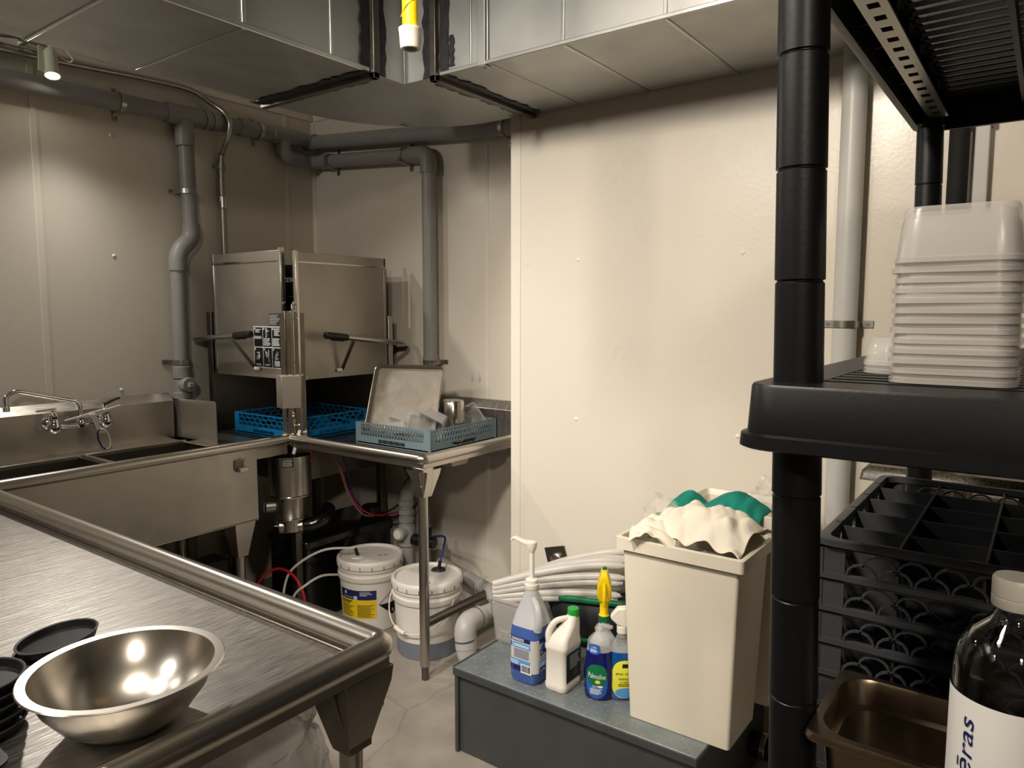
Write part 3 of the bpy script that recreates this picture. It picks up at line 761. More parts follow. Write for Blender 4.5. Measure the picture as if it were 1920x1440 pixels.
# corner post and side posts
def post(x, y, z1, w=0.022):
    p = MB().box(x - w, x + w, y - w, y + w, 0.885, z1).build('post', STEEL, dw, bevel=0.003)
    return p
cpst = post(0.690, -0.698, 1.505, 0.026)
n45 = Vector((0.72, -0.69, 0)).normalized(); s45 = Vector((0.69, 0.72, 0)).normalized()
pc = Vector((0.690, -0.698, 0))
for o_ in (-0.045, -0.016, 0.016, 0.044):
    a = pc + n45 * 0.038 + s45 * o_
    MB().bar((a.x, a.y, 0.89), (a.x, a.y, 1.495), 0.018, 0.008, tuple(n45)).build('post_channel', STEEL_BRIGHT, cpst)
for z in (1.47, 1.27):
    for o_ in (-0.020, 0.018):
        a = pc + n45 * 0.040 + s45 * o_
        MB().cyl((a.x, a.y, z), tuple(Vector((a.x, a.y, z)) + n45 * 0.010), 0.006, seg=10).build('bolt', STEEL_BRIGHT, cpst)
rd = pc + n45 * 0.045 + s45 * 0.003
MB().tube(fillet([tuple(rd + Vector((0, 0, 1.10))), tuple(rd + Vector((0, 0, 1.535))), tuple(rd - n45 * 0.05 + Vector((0, 0, 1.545)))], 0.02, 6), 0.006, 10).build('lift_rod', STEEL_BRIGHT, dw)
MB().box(0.050, 0.092, -0.742, -0.712, 0.89, 1.50).build('post', STEEL_DARK, dw, bevel=0.002)
MB().box(0.688, 0.722, -0.128, -0.096, 0.89, 1.48).build('post', STEEL, dw, bevel=0.002)
# junction cover on the corner post
M45 = Matrix(((s45.x, n45.x, 0, pc.x), (s45.y, n45.y, 0, pc.y), (0, 0, 1, 0), (0, 0, 0, 1)))
MB().prism([(-0.076, -0.015), (-0.080, 0.030), (-0.052, 0.066), (0.034, 0.070), (0.046, 0.050), (0.046, -0.015)], 1.062, 1.212, M45).build('post_cover', STEEL_DOOR, dw, bevel=0.003)
hx = []
for i in range(120):
    t = i / 119; a = t * 2 * pi * 12
    c = pc + n45 * 0.042 + s45 * (-0.008 + 0.010 * t)
    hx.append((c.x + 0.006 * cos(a), c.y + 0.006 * sin(a), 1.065 - 0.085 * t))
MB().tube(hx, 0.0016, 5).build('spring', STEEL_BRIGHT, dw)
a = pc + n45 * 0.050 + s45 * 0.002
MB().tube(fillet([tuple(a + Vector((0, 0, 0.980))), tuple(a + s45 * 0.024 + Vector((0, 0, 0.985))), tuple(a + s45 * 0.006 + Vector((0, 0, 0.925)))], 0.008, 4), 0.0032, 8).build('spring_hook', STEEL_BRIGHT, dw)
MB().bar(tuple(a + s45 * 0.020 + Vector((0, 0, 0.960))), tuple(a - s45 * 0.010 + n45 * 0.02 + Vector((0, 0, 0.850))), 0.016, 0.006, tuple(n45)).build('lever_plate', STEEL, dw, bevel=0.002)
# doors
ld_ = MB().box(0.114, 0.660, -0.732, -0.716, 1.190, 1.782).build('door', STEEL_DOOR, dw, bevel=0.002)
MB().box(0.114, 0.660, -0.736, -0.732, 1.738, 1.782).build('top_channel', STEEL_DOOR, ld_, bevel=0.0015)
MB().box(0.118, 0.656, -0.738, -0.735, 1.734, 1.741).build('channel_lip', STEEL_BRIGHT, ld_)
MB().box(0.108, 0.122, -0.738, -0.716, 1.215, 1.785).build('edge_strip', STEEL_BRIGHT, ld_, bevel=0.0015)
MB().box(0.648, 0.664, -0.740, -0.716, 1.190, 1.794).build('edge_strip', STEEL_BRIGHT, ld_, bevel=0.0015)
rd_ = MB().box(0.704, 0.720, -0.700, -0.146, 1.185, 1.772).build('door', STEEL_DOOR, dw, bevel=0.002)
MB().box(0.720, 0.724, -0.700, -0.146, 1.728, 1.772).build('top_channel', STEEL_DOOR, rd_, bevel=0.0015)
MB().box(0.722, 0.726, -0.696, -0.150, 1.724, 1.731).build('channel_lip', STEEL_BRIGHT, rd_)
MB().box(0.704, 0.727, -0.704, -0.688, 1.180, 1.778).build('edge_strip', STEEL_BRIGHT, rd_, bevel=0.0015)
MB().box(0.704, 0.724, -0.156, -0.142, 1.185, 1.772).build('edge_strip', STEEL_DOOR, rd_, bevel=0.0015)
MB().cyl((0.72, -0.668, 1.196), (0.735, -0.668, 1.196), 0.010, seg=14).build('bumper', STEEL_BRIGHT, rd_)
# control housing seen between the doors
hb = MB(); Mh = Matrix(((s45.x, n45.x, 0, 0.42), (s45.y, n45.y, 0, -0.50), (0, 0, 1, 0), (0, 0, 0, 1)))
hb.box(-0.16, 0.16, -0.18, 0.0, 1.36, 1.735, Mh)
hs = hb.build('control_housing', BLACK_GLOSS, dw, bevel=0.004)
sf = planar(Mh @ Vector((0, 0, 1.66)), s45, (0, 0, 1))
text_part('lettering', 'ZER', GREY_PR, hs, sf, -0.014, 0.0, 0.022, None, bold=0.01)
mm = MB(); s_rect(mm, sf, -0.02, 0.03, -0.085, -0.083, 0.001); mm.build('panel_line', GREY_PR, hs, smooth=0)
# lift handles
MB().tube(fillet([(0.09, -0.690, 1.372), (0.045, -0.740, 1.366), (0.055, -0.822, 1.365), (0.47, -0.822, 1.394)], 0.035, 6), 0.0125, 14).build('lift_handle', STEEL, dw)
g = MB().cyl((0.415, -0.822, 1.390), (0.545, -0.822, 1.399), 0.0165, seg=18).build('grip', BLACK_PL, dw, bevel=0.004)
for i in range(5):
    x = 0.43 + i * 0.016
    MB().cyl((x, -0.822, 1.3745 + i * 0.001), (x + 0.009, -0.822, 1.3752 + i * 0.001), 0.0045, seg=8).build('grip_rib', BLACK_PL, g)
MB().tube(fillet([(0.705, -0.10, 1.345), (0.78, -0.065, 1.338), (0.802, -0.096, 1.338), (0.802, -0.54, 1.386)], 0.03, 6), 0.0125, 14).build('lift_handle', STEEL, dw)
g = MB().cyl((0.802, -0.475, 1.379), (0.802, -0.607, 1.393), 0.0165, seg=18).build('grip', BLACK_PL, dw, bevel=0.004)
for i in range(5):
    y = -0.50 - i * 0.016
    MB().cyl((0.802, y, 1.3645 + i * 0.0015), (0.802, y - 0.009, 1.3655 + i * 0.0015), 0.0045, seg=8).build('grip_rib', BLACK_PL, g)
MB().bar((0.385, -0.815, 1.372), (0.455, -0.745, 1.235), 0.020, 0.004, (0, 1, 0)).build('link_bar', STEEL_DARK, dw)
MB().bar((0.796, -0.432, 1.360), (0.735, -0.455, 1.222), 0.020, 0.004, (1, 0, 0)).build('link_bar', STEEL_DARK, dw)
MB().cyl((0.458, -0.752, 1.232), (0.480, -0.735, 1.232), 0.010, seg=14).build('link_pin', WHITE_PL, dw, bevel=0.002)
MB().cyl((0.738, -0.455, 1.220), (0.722, -0.475, 1.220), 0.010, seg=14).build('link_pin', WHITE_PL, dw, bevel=0.002)
# printed instruction plate
sp = planar((0.542, -0.7325, 1.335), (1, 0, 0), (0, 0, 1))
ip = MB(); s_rect(ip, sp, -0.108, 0.106, -0.098, 0.098, 0.0008); ip = ip.build('instruction_plate', WHITE_PR, ld_, smooth=0)
ip['label'] = 'black printed instruction plate with six white-lined boxes'
m = MB()
for i in range(3):
    for j in range(2):
        u0 = -0.104 + i * 0.070; v0 = -0.094 + j * 0.096
        s_rect(m, sp, u0, u0 + 0.066, v0, v0 + 0.091, 0.0014)
m.build('black_boxes', BLACK_PR, ip, smooth=0)
m = MB()
for i in range(3):
    for j in range(2):
        u0 = -0.104 + i * 0.070; v0 = -0.094 + j * 0.096
        s_rect(m, sp, u0 + 0.004, u0 + 0.012, v0 + 0.080, v0 + 0.088, 0.0018, 1, 1)
        if j == 1 and i > 0:
            text_lines(m, sp, u0 + 0.004, u0 + 0.060, v0 + 0.005, v0 + 0.042, 7, 0.0018, 0.55, 0.35)
        if j == 1 and i == 0:
            text_lines(m, sp, u0 + 0.012, u0 + 0.058, v0 + 0.066, v0 + 0.084, 3, 0.0018, 0.55, 0.4)
            text_lines(m, sp, u0 + 0.004, u0 + 0.062, v0 + 0.036, v0 + 0.050, 3, 0.0018, 0.55, 0.15)
        if j == 1 and i == 2:
            text_lines(m, sp, u0 + 0.016, u0 + 0.060, v0 + 0.052, v0 + 0.088, 6, 0.0018, 0.55, 0.4)
        if j == 0:
            text_lines(m, sp, u0 + 0.012, u0 + 0.056, v0 + 0.006, v0 + (0.016 if i < 2 else 0.032), 2 if i < 2 else 5, 0.0018, 0.5, 0.3)
m.build('fine_print', WHITE_PR, ip, smooth=0)
m = MB()
for i, j in ((1, 1), (0, 0), (1, 0), (2, 0)):
    cu = -0.071 + i * 0.070; cv = -0.042 + j * 0.112
    for q in range(6):
        a = random.uniform(0, pi); L = random.uniform(0.008, 0.022)
        c0 = (cu + random.uniform(-0.012, 0.012), cv + random.uniform(-0.016, 0.016))
        p = sp(c0[0] - L * cos(a) / 2, c0[1] - L * sin(a), 0.002); q_ = sp(c0[0] + L * cos(a) / 2, c0[1] + L * sin(a), 0.002)
        m.bar(p, q_, 0.0006, random.uniform(0.003, 0.008))
m.build('drawings', GREY_PR, ip, smooth=0)
sp2 = planar((0.607, -0.7325, 1.463), (1, 0, 0), (0, 0, 1))
lb = MB(); s_rect(lb, sp2, -0.050, 0.040, -0.027, 0.030, 0.0008); lb = lb.build('rating_label', DKGREY, ld_, smooth=0)
m = MB(); text_lines(m, sp2, -0.046, 0.035, -0.023, 0.026, 7, 0.0014, 0.4, 0.5); m.build('fine_print', GREY_PR, lb, smooth=0)

# ------------------------------------------------------------------ scrap canister under the dishwasher corner
cn = thing('scrap_canister', 'stainless steel cylindrical scrap canister with a caution label under the dishwasher', 'canister', (0.652, -0.705, 0.44))
cx, cy = 0.652, -0.712
Mc = T(cx, cy, 0)
MB().lathe([(0.094, 0.835), (0.097, 0.835), (0.097, 0.655), (0.094, 0.642), (0.068, 0.636), (0.068, 0.545), (0.071, 0.540), (0.071, 0.530), (0.0, 0.528)], 40, Mc).build('cylinder', STEEL, cn)
MB().lathe([(0, 0.80), (0.092, 0.80)], 32, Mc).build('rubber_top', BLACK_GLOSS, cn)
for z in (0.648, 0.537):
    R_ = 0.096 if z > 0.6 else 0.073
    MB().tube([(cx + R_ * cos(2 * pi * i / 36), cy + R_ * sin(2 * pi * i / 36), z) for i in range(36)], 0.0045, 8, closed=True).build('clamp_ring', STEEL_BRIGHT, cn)
MB().cyl((cx, cy, 0.53), (cx, cy, 0.47), 0.046, seg=28).build('outlet_tee', STEEL, cn)
MB().cyl((cx - s45.x * 0.055, cy - s45.y * 0.055, 0.490), (cx + s45.x * 0.055, cy + s45.y * 0.055, 0.490), 0.036, seg=28).build('outlet_tee', STEEL, cn, bevel=0.003)
MB().cyl((cx - s45.x * 0.055, cy - s45.y * 0.055, 0.492), (cx - s45.x * 0.078, cy - s45.y * 0.078, 0.492), 0.004, seg=8).build('drain_pin', STEEL_BRIGHT, cn)
el = MB().tube(spline([(cx + s45.x * 0.05, cy + s45.y * 0.05, 0.490), (cx + s45.x * 0.10, cy + s45.y * 0.10, 0.495), (cx + s45.x * 0.15 - 0.02, cy + s45.y * 0.15 + 0.01, 0.515), (cx + s45.x * 0.17 - 0.08, cy + s45.y * 0.17 + 0.07, 0.54)], 6), 0.033, 20).build('rubber_elbow', BLACK_GLOSS, cn)
vl = MB().cyl((cx - s45.x * 0.066, cy - s45.y * 0.066, 0.590), (cx - s45.x * 0.115 + n45.x * 0.01, cy - s45.y * 0.115 + n45.y * 0.01, 0.590), 0.031, seg=24).build('valve_cap', ZINC, cn, bevel=0.004)
MB().lathe([(0, 0.004), (0.022, 0.004), (0.026, 0)], 20, T(cx - s45.x * 0.115 + n45.x * 0.01, cy - s45.y * 0.115 + n45.y * 0.01, 0.590) @ (-s45).to_track_quat('Z', 'Y').to_matrix().to_4x4()).build('valve_dial', WHITE_BK, vl)
def cyl_surf(c, R, n):
    a0 = atan2(n.y, n.x)
    return lambda u, v, o=0.0: Vector((c[0] + (R + o) * cos(a0 + u / R), c[1] + (R + o) * sin(a0 + u / R), c[2] + v))
vdir = Vector((CAM.x - cx, CAM.y - cy, 0)).normalized()
cs = cyl_surf((cx, cy, 0.813), 0.097, vdir)
lb = MB(); s_rect(lb, cs, -0.036, 0.016, -0.022, 0.016, 0.0008, 10, 2); lb = lb.build('caution_label', BLACK_PR, cn, smooth=0)
lb['label'] = 'small black caution label'
text_part('lettering', 'CAUTION!', WHITE_PR, lb, cs, -0.010, 0.009, 0.008, 0.044, off=0.0016, bold=0.02)
m = MB(); text_lines(m, cs, -0.033, 0.013, -0.019, 0.003, 4, 0.0014, 0.5, 0.15); m.build('fine_print', GREY_PR, lb, smooth=0)
MB().bar((cx + 0.02, cy - 0.02, 0.80), (cx - 0.005, cy - 0.03, 0.89), 0.004, 0.050, (0.7, -0.7, 0)).build('stay_plate', BLACK_GLOSS, cn)
m = MB().tube(spline([(cx + 0.070, cy + 0.066, 0.80), (cx + 0.082, cy + 0.075, 0.835), (cx + 0.080, cy + 0.085, 0.86)], 5), 0.003, 8).tube(spline([(cx + 0.078, cy + 0.060, 0.80), (cx + 0.090, cy + 0.070, 0.835), (cx + 0.088, cy + 0.080, 0.86)], 5), 0.003, 8)
m.build('red_leads', RED_T, cn)

# black tank on the floor
bt = thing('black_tank', 'glossy black plastic tank on the floor under the dishwasher', 'tank', (0.52, -0.4, 0.0))
MB().loft([ring(rrect(0.30, 0.56, 0.03, 4, 0.545, -0.385), z) for z in (0.0, 0.36)] + [ring(rrect(0.32, 0.58, 0.03, 4, 0.545, -0.385), z) for z in (0.365, 0.400)] + [ring(rrect(0.27, 0.53, 0.03, 4, 0.545, -0.385), 0.425)]).build('body', BLACK_GLOSS, bt, bevel=0.004)
MB().box(0.43, 0.64, -0.672, -0.664, 0.06, 0.30).build('front_panel', BLACK_GLOSS, bt, bevel=0.004)
MB().cyl((0.62, -0.17, 0.42), (0.62, -0.17, 0.47), 0.055, seg=24).build('filler_neck', BLACK_PL, bt, bevel=0.006)
gm = thing('pump_motor', 'dark metal pump housing half hidden under the steel sink', 'pump', (0.28, -1.12, 0.0))
MB().lathe([(0, 0.0), (0.13, 0.0), (0.14, 0.04), (0.14, 0.20), (0.11, 0.255), (0, 0.27)], 28, T(0.26, -1.16, 0)).build('housing', STEEL_DARK, gm)
MB().box(0.30, 0.42, -1.02, -0.90, 0.0, 0.34).build('motor_block', DKMETAL, gm, bevel=0.008)
MB().cyl((0.36, -1.08, 0.0), (0.36, -1.08, 0.22), 0.012, seg=12).build('standpipe', STEEL, gm)
# loose wires hanging under the clean table
wires = [('black_cable', 'black cable looping down beside the table leg, nearer the leg', BLACK_T, [(0.80, -0.30, 0.88), (0.96, -0.18, 0.72), (0.97, -0.15, 0.58), (0.90, -0.20, 0.47), (0.74, -0.24, 0.44)], 0.0055),
         ('black_cable', 'black cable looping down under the table, left of the other loop', BLACK_T, [(0.76, -0.33, 0.88), (0.89, -0.22, 0.74), (0.91, -0.18, 0.60), (0.84, -0.22, 0.50), (0.72, -0.26, 0.45)], 0.0055),
         ('red_cable', 'dark red cable sagging from the dishwasher corner', RED_T, [(0.735, -0.58, 0.875), (0.755, -0.50, 0.76), (0.755, -0.44, 0.60), (0.76, -0.34, 0.49), (0.78, -0.22, 0.455), (0.86, -0.12, 0.50), (0.96, -0.08, 0.70)], 0.0045),
         ('grey_cable', 'grey cable sagging from the dishwasher corner in front of the red one', GREY_T, [(0.738, -0.595, 0.880), (0.765, -0.52, 0.77), (0.765, -0.455, 0.60), (0.765, -0.37, 0.49), (0.75, -0.28, 0.455)], 0.005),
         ('blue_cable', 'blue cable sagging from the dishwasher corner behind the red one', BLUE_T, [(0.745, -0.55, 0.88), (0.76, -0.47, 0.77), (0.75, -0.42, 0.60), (0.74, -0.36, 0.52), (0.71, -0.30, 0.47)], 0.0045),
         ('red_tube', 'bright red plastic tube arching over the floor beside the black tank', RED_T, [(0.45, -0.82, 0.02), (0.50, -0.80, 0.20), (0.60, -0.77, 0.285), (0.72, -0.76, 0.275), (0.79, -0.755, 0.18), (0.78, -0.76, 0.02)], 0.0065)]
for n, l, mt, pts, r in wires:
    tag(MB().tube(spline(pts, 8), r, 10).build(n, mt, None, loc=pts[-1]), l, 'cable' if 'cable' in n else 'tube')

# ================================================================== buckets
def bucket(name, label, loc, rot, liquid):
    t = local_thing(name, label, 'bucket')
    MB().lathe([(0, 0.004), (0.124, 0.004), (0.128, 0.0), (0.132, 0.004), (0.143, 0.262), (0.150, 0.266), (0.152, 0.272), (0.152, 0.292), (0.147, 0.296), (0.1455, 0.300), (0.1465, 0.312), (0.151, 0.314), (0.151, 0.322), (0.1475, 0.325), (0.1480, 0.345), (0.0, 0.345)], 48).build('body', WHITE_BK, t)
    if liquid:
        MB().lathe([(0.1288, 0.003), (0.1330, 0.004), (0.1366, 0.082), (0.1357, 0.082)], 48).build('liquid_line', LIQ_BUCKET, t)
    MB().lathe([(0.150, 0.330), (0.156, 0.332), (0.157, 0.352), (0.155, 0.366), (0.150, 0.372), (0.143, 0.372), (0.138, 0.366), (0.137, 0.360), (0.0, 0.360)], 48).build('lid', WHITE_BK, t)
    lid = t.children[-1]
    for i in range(18):
        a = 2 * pi * i / 18
        MB().cbox((0.1572 * cos(a), 0.1572 * sin(a), 0.342), (0.002, 0.002, 0.018)).build('lid_notch', DKGREY, lid)
    put(t, loc, rot)
    return t
b1 = bucket('white_bucket', 'white pail with a navy and yellow label under the clean-dish table', (0.912, -0.457, 0), 0.0, False)
b2 = bucket('white_bucket', 'white pail with a hanging bail handle and grey liquid behind the table leg', (1.325, -0.500, 0), 0.0, True)
b1.scale = b2.scale = (1.02, 1.02, 0.915)
def local_part(mb, name, mat, parent, **k):
    return mb.build(name, mat, parent, **k)
vd1 = atan2(CAM.y + 0.515, CAM.x - 0.975); vd2 = atan2(CAM.y + 0.56, CAM.x - 1.40)
bs = lambda u, v, o=0.0: Vector(((0.132 + 0.0425 * v + o) * cos(vd1 - 0.30 + u / 0.138), (0.132 + 0.0425 * v + o) * sin(vd1 - 0.30 + u / 0.138), v))
lab = MB(); s_rect(lab, bs, -0.125, 0.065, 0.075, 0.175, 0.0012, 16, 2); lab = lab.build('label_yellow', YEL_PRINT, b1, smooth=40)
lab['label'] = 'yellow and navy product label'
m = MB(); s_rect(m, bs, -0.125, 0.065, 0.175, 0.225, 0.0012, 16, 2); nv = m.build('label_navy', NAVY, b1, smooth=40)
text_part('lettering', 'CAPTAIN', GREY_PR, nv, bs, -0.075, 0.186, 0.009, 0.058, off=0.0022)
m = MB(); s_ellipse(m, bs, -0.085, 0.208, 0.009, 0.009, 0.0022, 12, 1, a0=0.6, a1=5.6); m.build('emblem', GREY_PR, nv, smooth=0)
m = MB(); s_rect(m, bs, -0.040, -0.022, 0.176, 0.196, 0.0022, 2, 1); text_lines(m, bs, -0.010, 0.050, 0.196, 0.220, 3, 0.002, 0.5, 0.5); m.build('fine_print', GREY_PR, nv, smooth=0)
m = MB(); text_lines(m, bs, -0.118, -0.045, 0.152, 0.170, 2, 0.0022, 0.6, 0.2); text_lines(m, bs, -0.118, -0.040, 0.082, 0.148, 11, 0.0022, 0.4, 0.3); text_lines(m, bs, -0.024, 0.058, 0.082, 0.150, 11, 0.0022, 0.4, 0.3)
m.build('fine_print', BLACK_PR, lab, smooth=0)
# hazard diamond beside the label
m = MB()
for k_ in range(14):
    h0, h1 = -0.070 + 0.005 * k_, -0.065 + 0.005 * k_; w_ = 0.075 * (1 + (h0 + h1) / 2 / 0.070)
    s_rect(m, bs, 0.150 - w_, 0.150 + w_, 0.145 + h0, 0.145 + h1, 0.0012, 10, 1)
m.build('hazard_black', BLACK_PR, b1, smooth=0)
m = MB()
for (a0_, b0_), (a1_, b1_) in (((-0.075, 0.0), (0, 0.070)), ((0, 0.070), (0.075, 0)), ((-0.03, 0.028), (0.02, 0.028)), ((-0.012, 0.01), (-0.012, 0.03)), ((0.012, 0.01), (0.012, 0.03))):
    for k_ in range(4):
        p = bs(0.150 + a0_ + (a1_ - a0_) * k_ / 4, 0.147 + b0_ + (b1_ - b0_) * k_ / 4, 0.0013); q_ = bs(0.150 + a0_ + (a1_ - a0_) * (k_ + 1) / 4, 0.147 + b0_ + (b1_ - b0_) * (k_ + 1) / 4, 0.0013)
        m.bar(p, q_, 0.0006, 0.002)
m.build('hazard_outline', BLACK_PR, b1, smooth=0)
text_part('lettering', '8', WHITE_PR, b1, bs, 0.150, 0.100, 0.016, off=0.0022)
# hand writing on the lids
for bk, body_, vd, dx in ((b1, 'D-X', vd1, 0.06), (b2, 'SAN', vd2, -0.01)):
    u_ = Vector((-sin(vd), cos(vd), 0)); v_ = -Vector((cos(vd), sin(vd), 0))
    pls = planar(u_ * dx + v_ * (-0.01 if bk is b1 else -0.085) + Vector((0, 0, 0.3602)), u_, v_)
    text_part('marker_writing', body_, BLACK_PR, bk, pls, 0.0, 0.0, 0.018, 0.045, off=0.0006)
# bungs and tubes
def bung(bk, x, y, lean):
    MB().lathe([(0.034, 0.0), (0.030, 0.006), (0.012, 0.008), (0, 0.008)], 24, T(x, y, 0.360)).build('bung_ring', WHITE_BK if bk is b1 else DKGREY, bk)
    MB().cyl((x, y, 0.362), (x + lean[0], y + lean[1], 0.405), 0.008, seg=12).build('dip_tube', BLACK_PL, bk)
bung(b1, -0.030, -0.050, (-0.012, -0.004))
bung(b2, -0.010, 0.085, (0.006, 0.006))
m = MB(); u2 = Vector((cos(vd2 - 0.50), sin(vd2 - 0.50), 0)); s2 = Vector((-sin(vd2 - 0.5), cos(vd2 - 0.5), 0))
hp = [u2 * (0.04 + 0.125 * sin(t)) * 1.0 + s2 * (-0.152 * cos(t)) + Vector((0, 0, 0.285 - 0.145 * sin(t))) for t in [pi * i / 24 for i in range(25)]]
m.tube(hp, 0.0028, 8).build('bail_handle', WHITE_BK, b2)
gp = [hp[i] for i in (8, 9, 10, 11)]
m = MB(); m.tube(gp, 0.010, 12); m.build('bail_grip', WHITE_PL, b2, bevel=0.002)
tag(MB().tube(spline([(0.868, -0.512, 0.372), (0.78, -0.63, 0.375), (0.70, -0.73, 0.31), (0.655, -0.76, 0.22), (0.64, -0.78, 0.02)], 8), 0.006, 10).build('milky_tube', WHITE_T, None, loc=(0.64, -0.78, 0.02)), 'milky white tube rising to the lid of the yellow-labelled pail', 'tube')
tag(MB().tube(spline([(0.795, -0.535, 0.23), (0.80, -0.66, 0.262), (0.79, -0.75, 0.24), (0.74, -0.78, 0.18), (0.70, -0.80, 0.02)], 8), 0.006, 10).build('milky_tube', WHITE_T, None, loc=(0.70, -0.80, 0.02)), 'lower milky white tube curving to the floor beside the yellow-labelled pail', 'tube')
tag(MB().tube(spline([(1.321, -0.408, 0.370), (1.31, -0.37, 0.43), (1.24, -0.29, 0.44), (1.06, -0.19, 0.38)], 8), 0.005, 10).build('blue_tube', BLUE_T, None, loc=(1.321, -0.408, 0.370)), 'dark blue tube rising from the lid of the front pail', 'tube')

# ================================================================== clean-dish table by the back wall
ct = thing('clean_dish_table', 'stainless steel dish table with a rolled edge along the back wall', 'table', (1.15, -0.4, 0.0))
TX0, TX1, TYF = 0.715, 1.536, -0.742
MB().box(TX0, TX1, TYF, -0.045, DK - 0.006, DK).build('top', STEEL_H, ct)
MB().tube(fillet([(TX0 - 0.01, TYF, ZR), (TX1, TYF, ZR), (TX1, -0.02, ZR)], 0.018, 5), RR, 20).build('rolled_rim', STEEL, ct)
MB().box(TX0, TX1, TYF - 0.004, TYF + 0.002, 0.882, ZR).build('front_band', STEEL_H, ct)
MB().box(TX1 - 0.002, TX1 + 0.004, TYF, -0.03, 0.882, ZR).build('side_band', STEEL_H, ct)
MB().loft([[(x, y, z) for y, z in ((-0.004, DK - 0.01), (-0.055, DK - 0.01), (-0.055, 1.034), (-0.020, 1.074), (-0.004, 1.074))] for x in (TX0 + 0.02, TX1 + 0.02)]).build('backsplash', STEEL_H, ct, bevel=0.0015)
LX, LY = 1.516, -0.722
lg = MB().cyl((LX, LY, 0.06), (LX, LY, 0.80), 0.0205, seg=20).build('leg', STEEL, ct)
MB().cyl((LX, LY, 0.0), (LX, LY, 0.065), 0.0150, seg=16).build('foot', STEEL_DARK, lg, bevel=0.003)
MB().prism([(-0.075, 0.0), (0.045, 0.0), (0.040, -0.03), (0.022, -0.105), (-0.022, -0.105), (-0.040, -0.040)], -0.0035, 0.0, T(LX, LY - 0.022, 0.87) @ RX(pi / 2)).build('gusset', STEEL, lg)
MB().prism([(-0.045, 0.0), (0.085, 0.0), (0.078, -0.02), (0.026, -0.105), (-0.022, -0.105)], -0.0035, 0.0, T(LX + 0.022, LY, 0.87) @ RZ(pi / 2) @ RX(pi / 2)).build('gusset', STEEL, lg)
MB().loft([[(LX + s * a, LY + t * a, z) for s, t in ((-1, -1), (1, -1), (1, 1), (-1, 1))] for z, a in ((0.885, 0.030), (0.80, 0.026), (0.765, 0.023))]).build('leg_socket', STEEL, lg, bevel=0.003)
MB().lathe([(0, 0.006), (0.006, 0.004), (0.007, 0)], 10, T(LX + 0.018, LY - 0.030, 0.81) @ RX(pi / 2)).build('set_screw', STEEL_BRIGHT, lg)
MB().cyl((LX, -0.08, 0.06), (LX, -0.08, 0.88), 0.0205, seg=20).build('leg', STEEL, ct)
MB().cyl((LX, LY, 0.235), (LX, -0.08, 0.235), 0.0185, seg=18).build('crossbar', STEEL_DARK, ct)
m = MB().loft([[(x, TYF + 0.06 + y, z) for y, z in ((0, 0.886), (0.03, 0.886), (0.04, 0.862), (-0.01, 0.862))] for x in (TX0 + 0.03, TX1 - 0.03)]); m.build('hat_channel', STEEL_DARK, ct)
for y in (-0.52, -0.25):
    MB().loft([[(x, y + yy, z) for yy, z in ((-0.06, 0.884), (0.06, 0.884), (0.045, 0.862), (-0.045, 0.862))] for x in (TX0 + 0.03, TX1 + 0.002)]).build('hat_channel', STEEL_DARK, ct)

# ================================================================== dish racks
def rack_wall(W, H, pattern, th=0.004):
    """a wall in the local x-z plane, centred on x, y thickness th"""
    m = MB(); band = 0.042; c = 0.034; slot = 0.085
    a_, b_ = -W / 2 + c, W / 2 - c
    m.box(a_, b_, -th / 2, th / 2, H - 0.007, H)
    m.box(a_, -slot, -th / 2, th / 2, 0, band); m.box(slot, b_, -th / 2, th / 2, 0, band)
    m.box(-slot, slot, -th / 2, th / 2, band - 0.012, band); m.box(-slot, slot, -th / 2, th / 2, 0, 0.012)
    m.box(-W / 2 + 0.004, a_, -th / 2, th / 2, 0, H); m.box(b_, W / 2 - 0.004, -th / 2, th / 2, 0, H)
    x0, x1, z0, z1 = -W / 2 + c, W / 2 - c, band, H - 0.007
    seg = []
    if pattern == 'diamond':
        n = 11; dx = (x1 - x0) / n
        for i in range(n):
            a = x0 + i * dx
            seg += [((a, z0), (a + dx / 2 * 1.0, z1)), ((a + dx, z0), (a + dx / 2, z1)), ((a, z1), (a + dx / 2, z0)), ((a + dx, z1), (a + dx / 2, z0))]
    elif pattern == 'hex':
        n = 9; dx = (x1 - x0) / n; zm = (z0 + z1) / 2; q = (z1 - z0) * 0.25
        for i in range(n):
            a = x0 + i * dx; b = a + dx / 2; e = a + dx
            seg += [((a, zm - q * 0.5), (a, zm + q * 0.5)), ((a, zm + q * 0.5), (b, zm + q * 1.1)), ((b, zm + q * 1.1), (e, zm + q * 0.5)), ((a, zm - q * 0.5), (b, zm - q * 1.1)), ((b, zm - q * 1.1), (e, zm - q * 0.5)), ((b, zm + q * 1.1), (b, z1)), ((b, zm - q * 1.1), (b, z0))]
        seg.append(((x1, zm - q * 0.5), (x1, zm + q * 0.5)))
    for p, q_ in seg:
        m.bar((p[0], 0, p[1]), (q_[0], 0, q_[1]), th, 0.0036, (0, 0, 1) if abs(p[0] - q_[0]) > 1e-4 else (1, 0, 0))
    return m
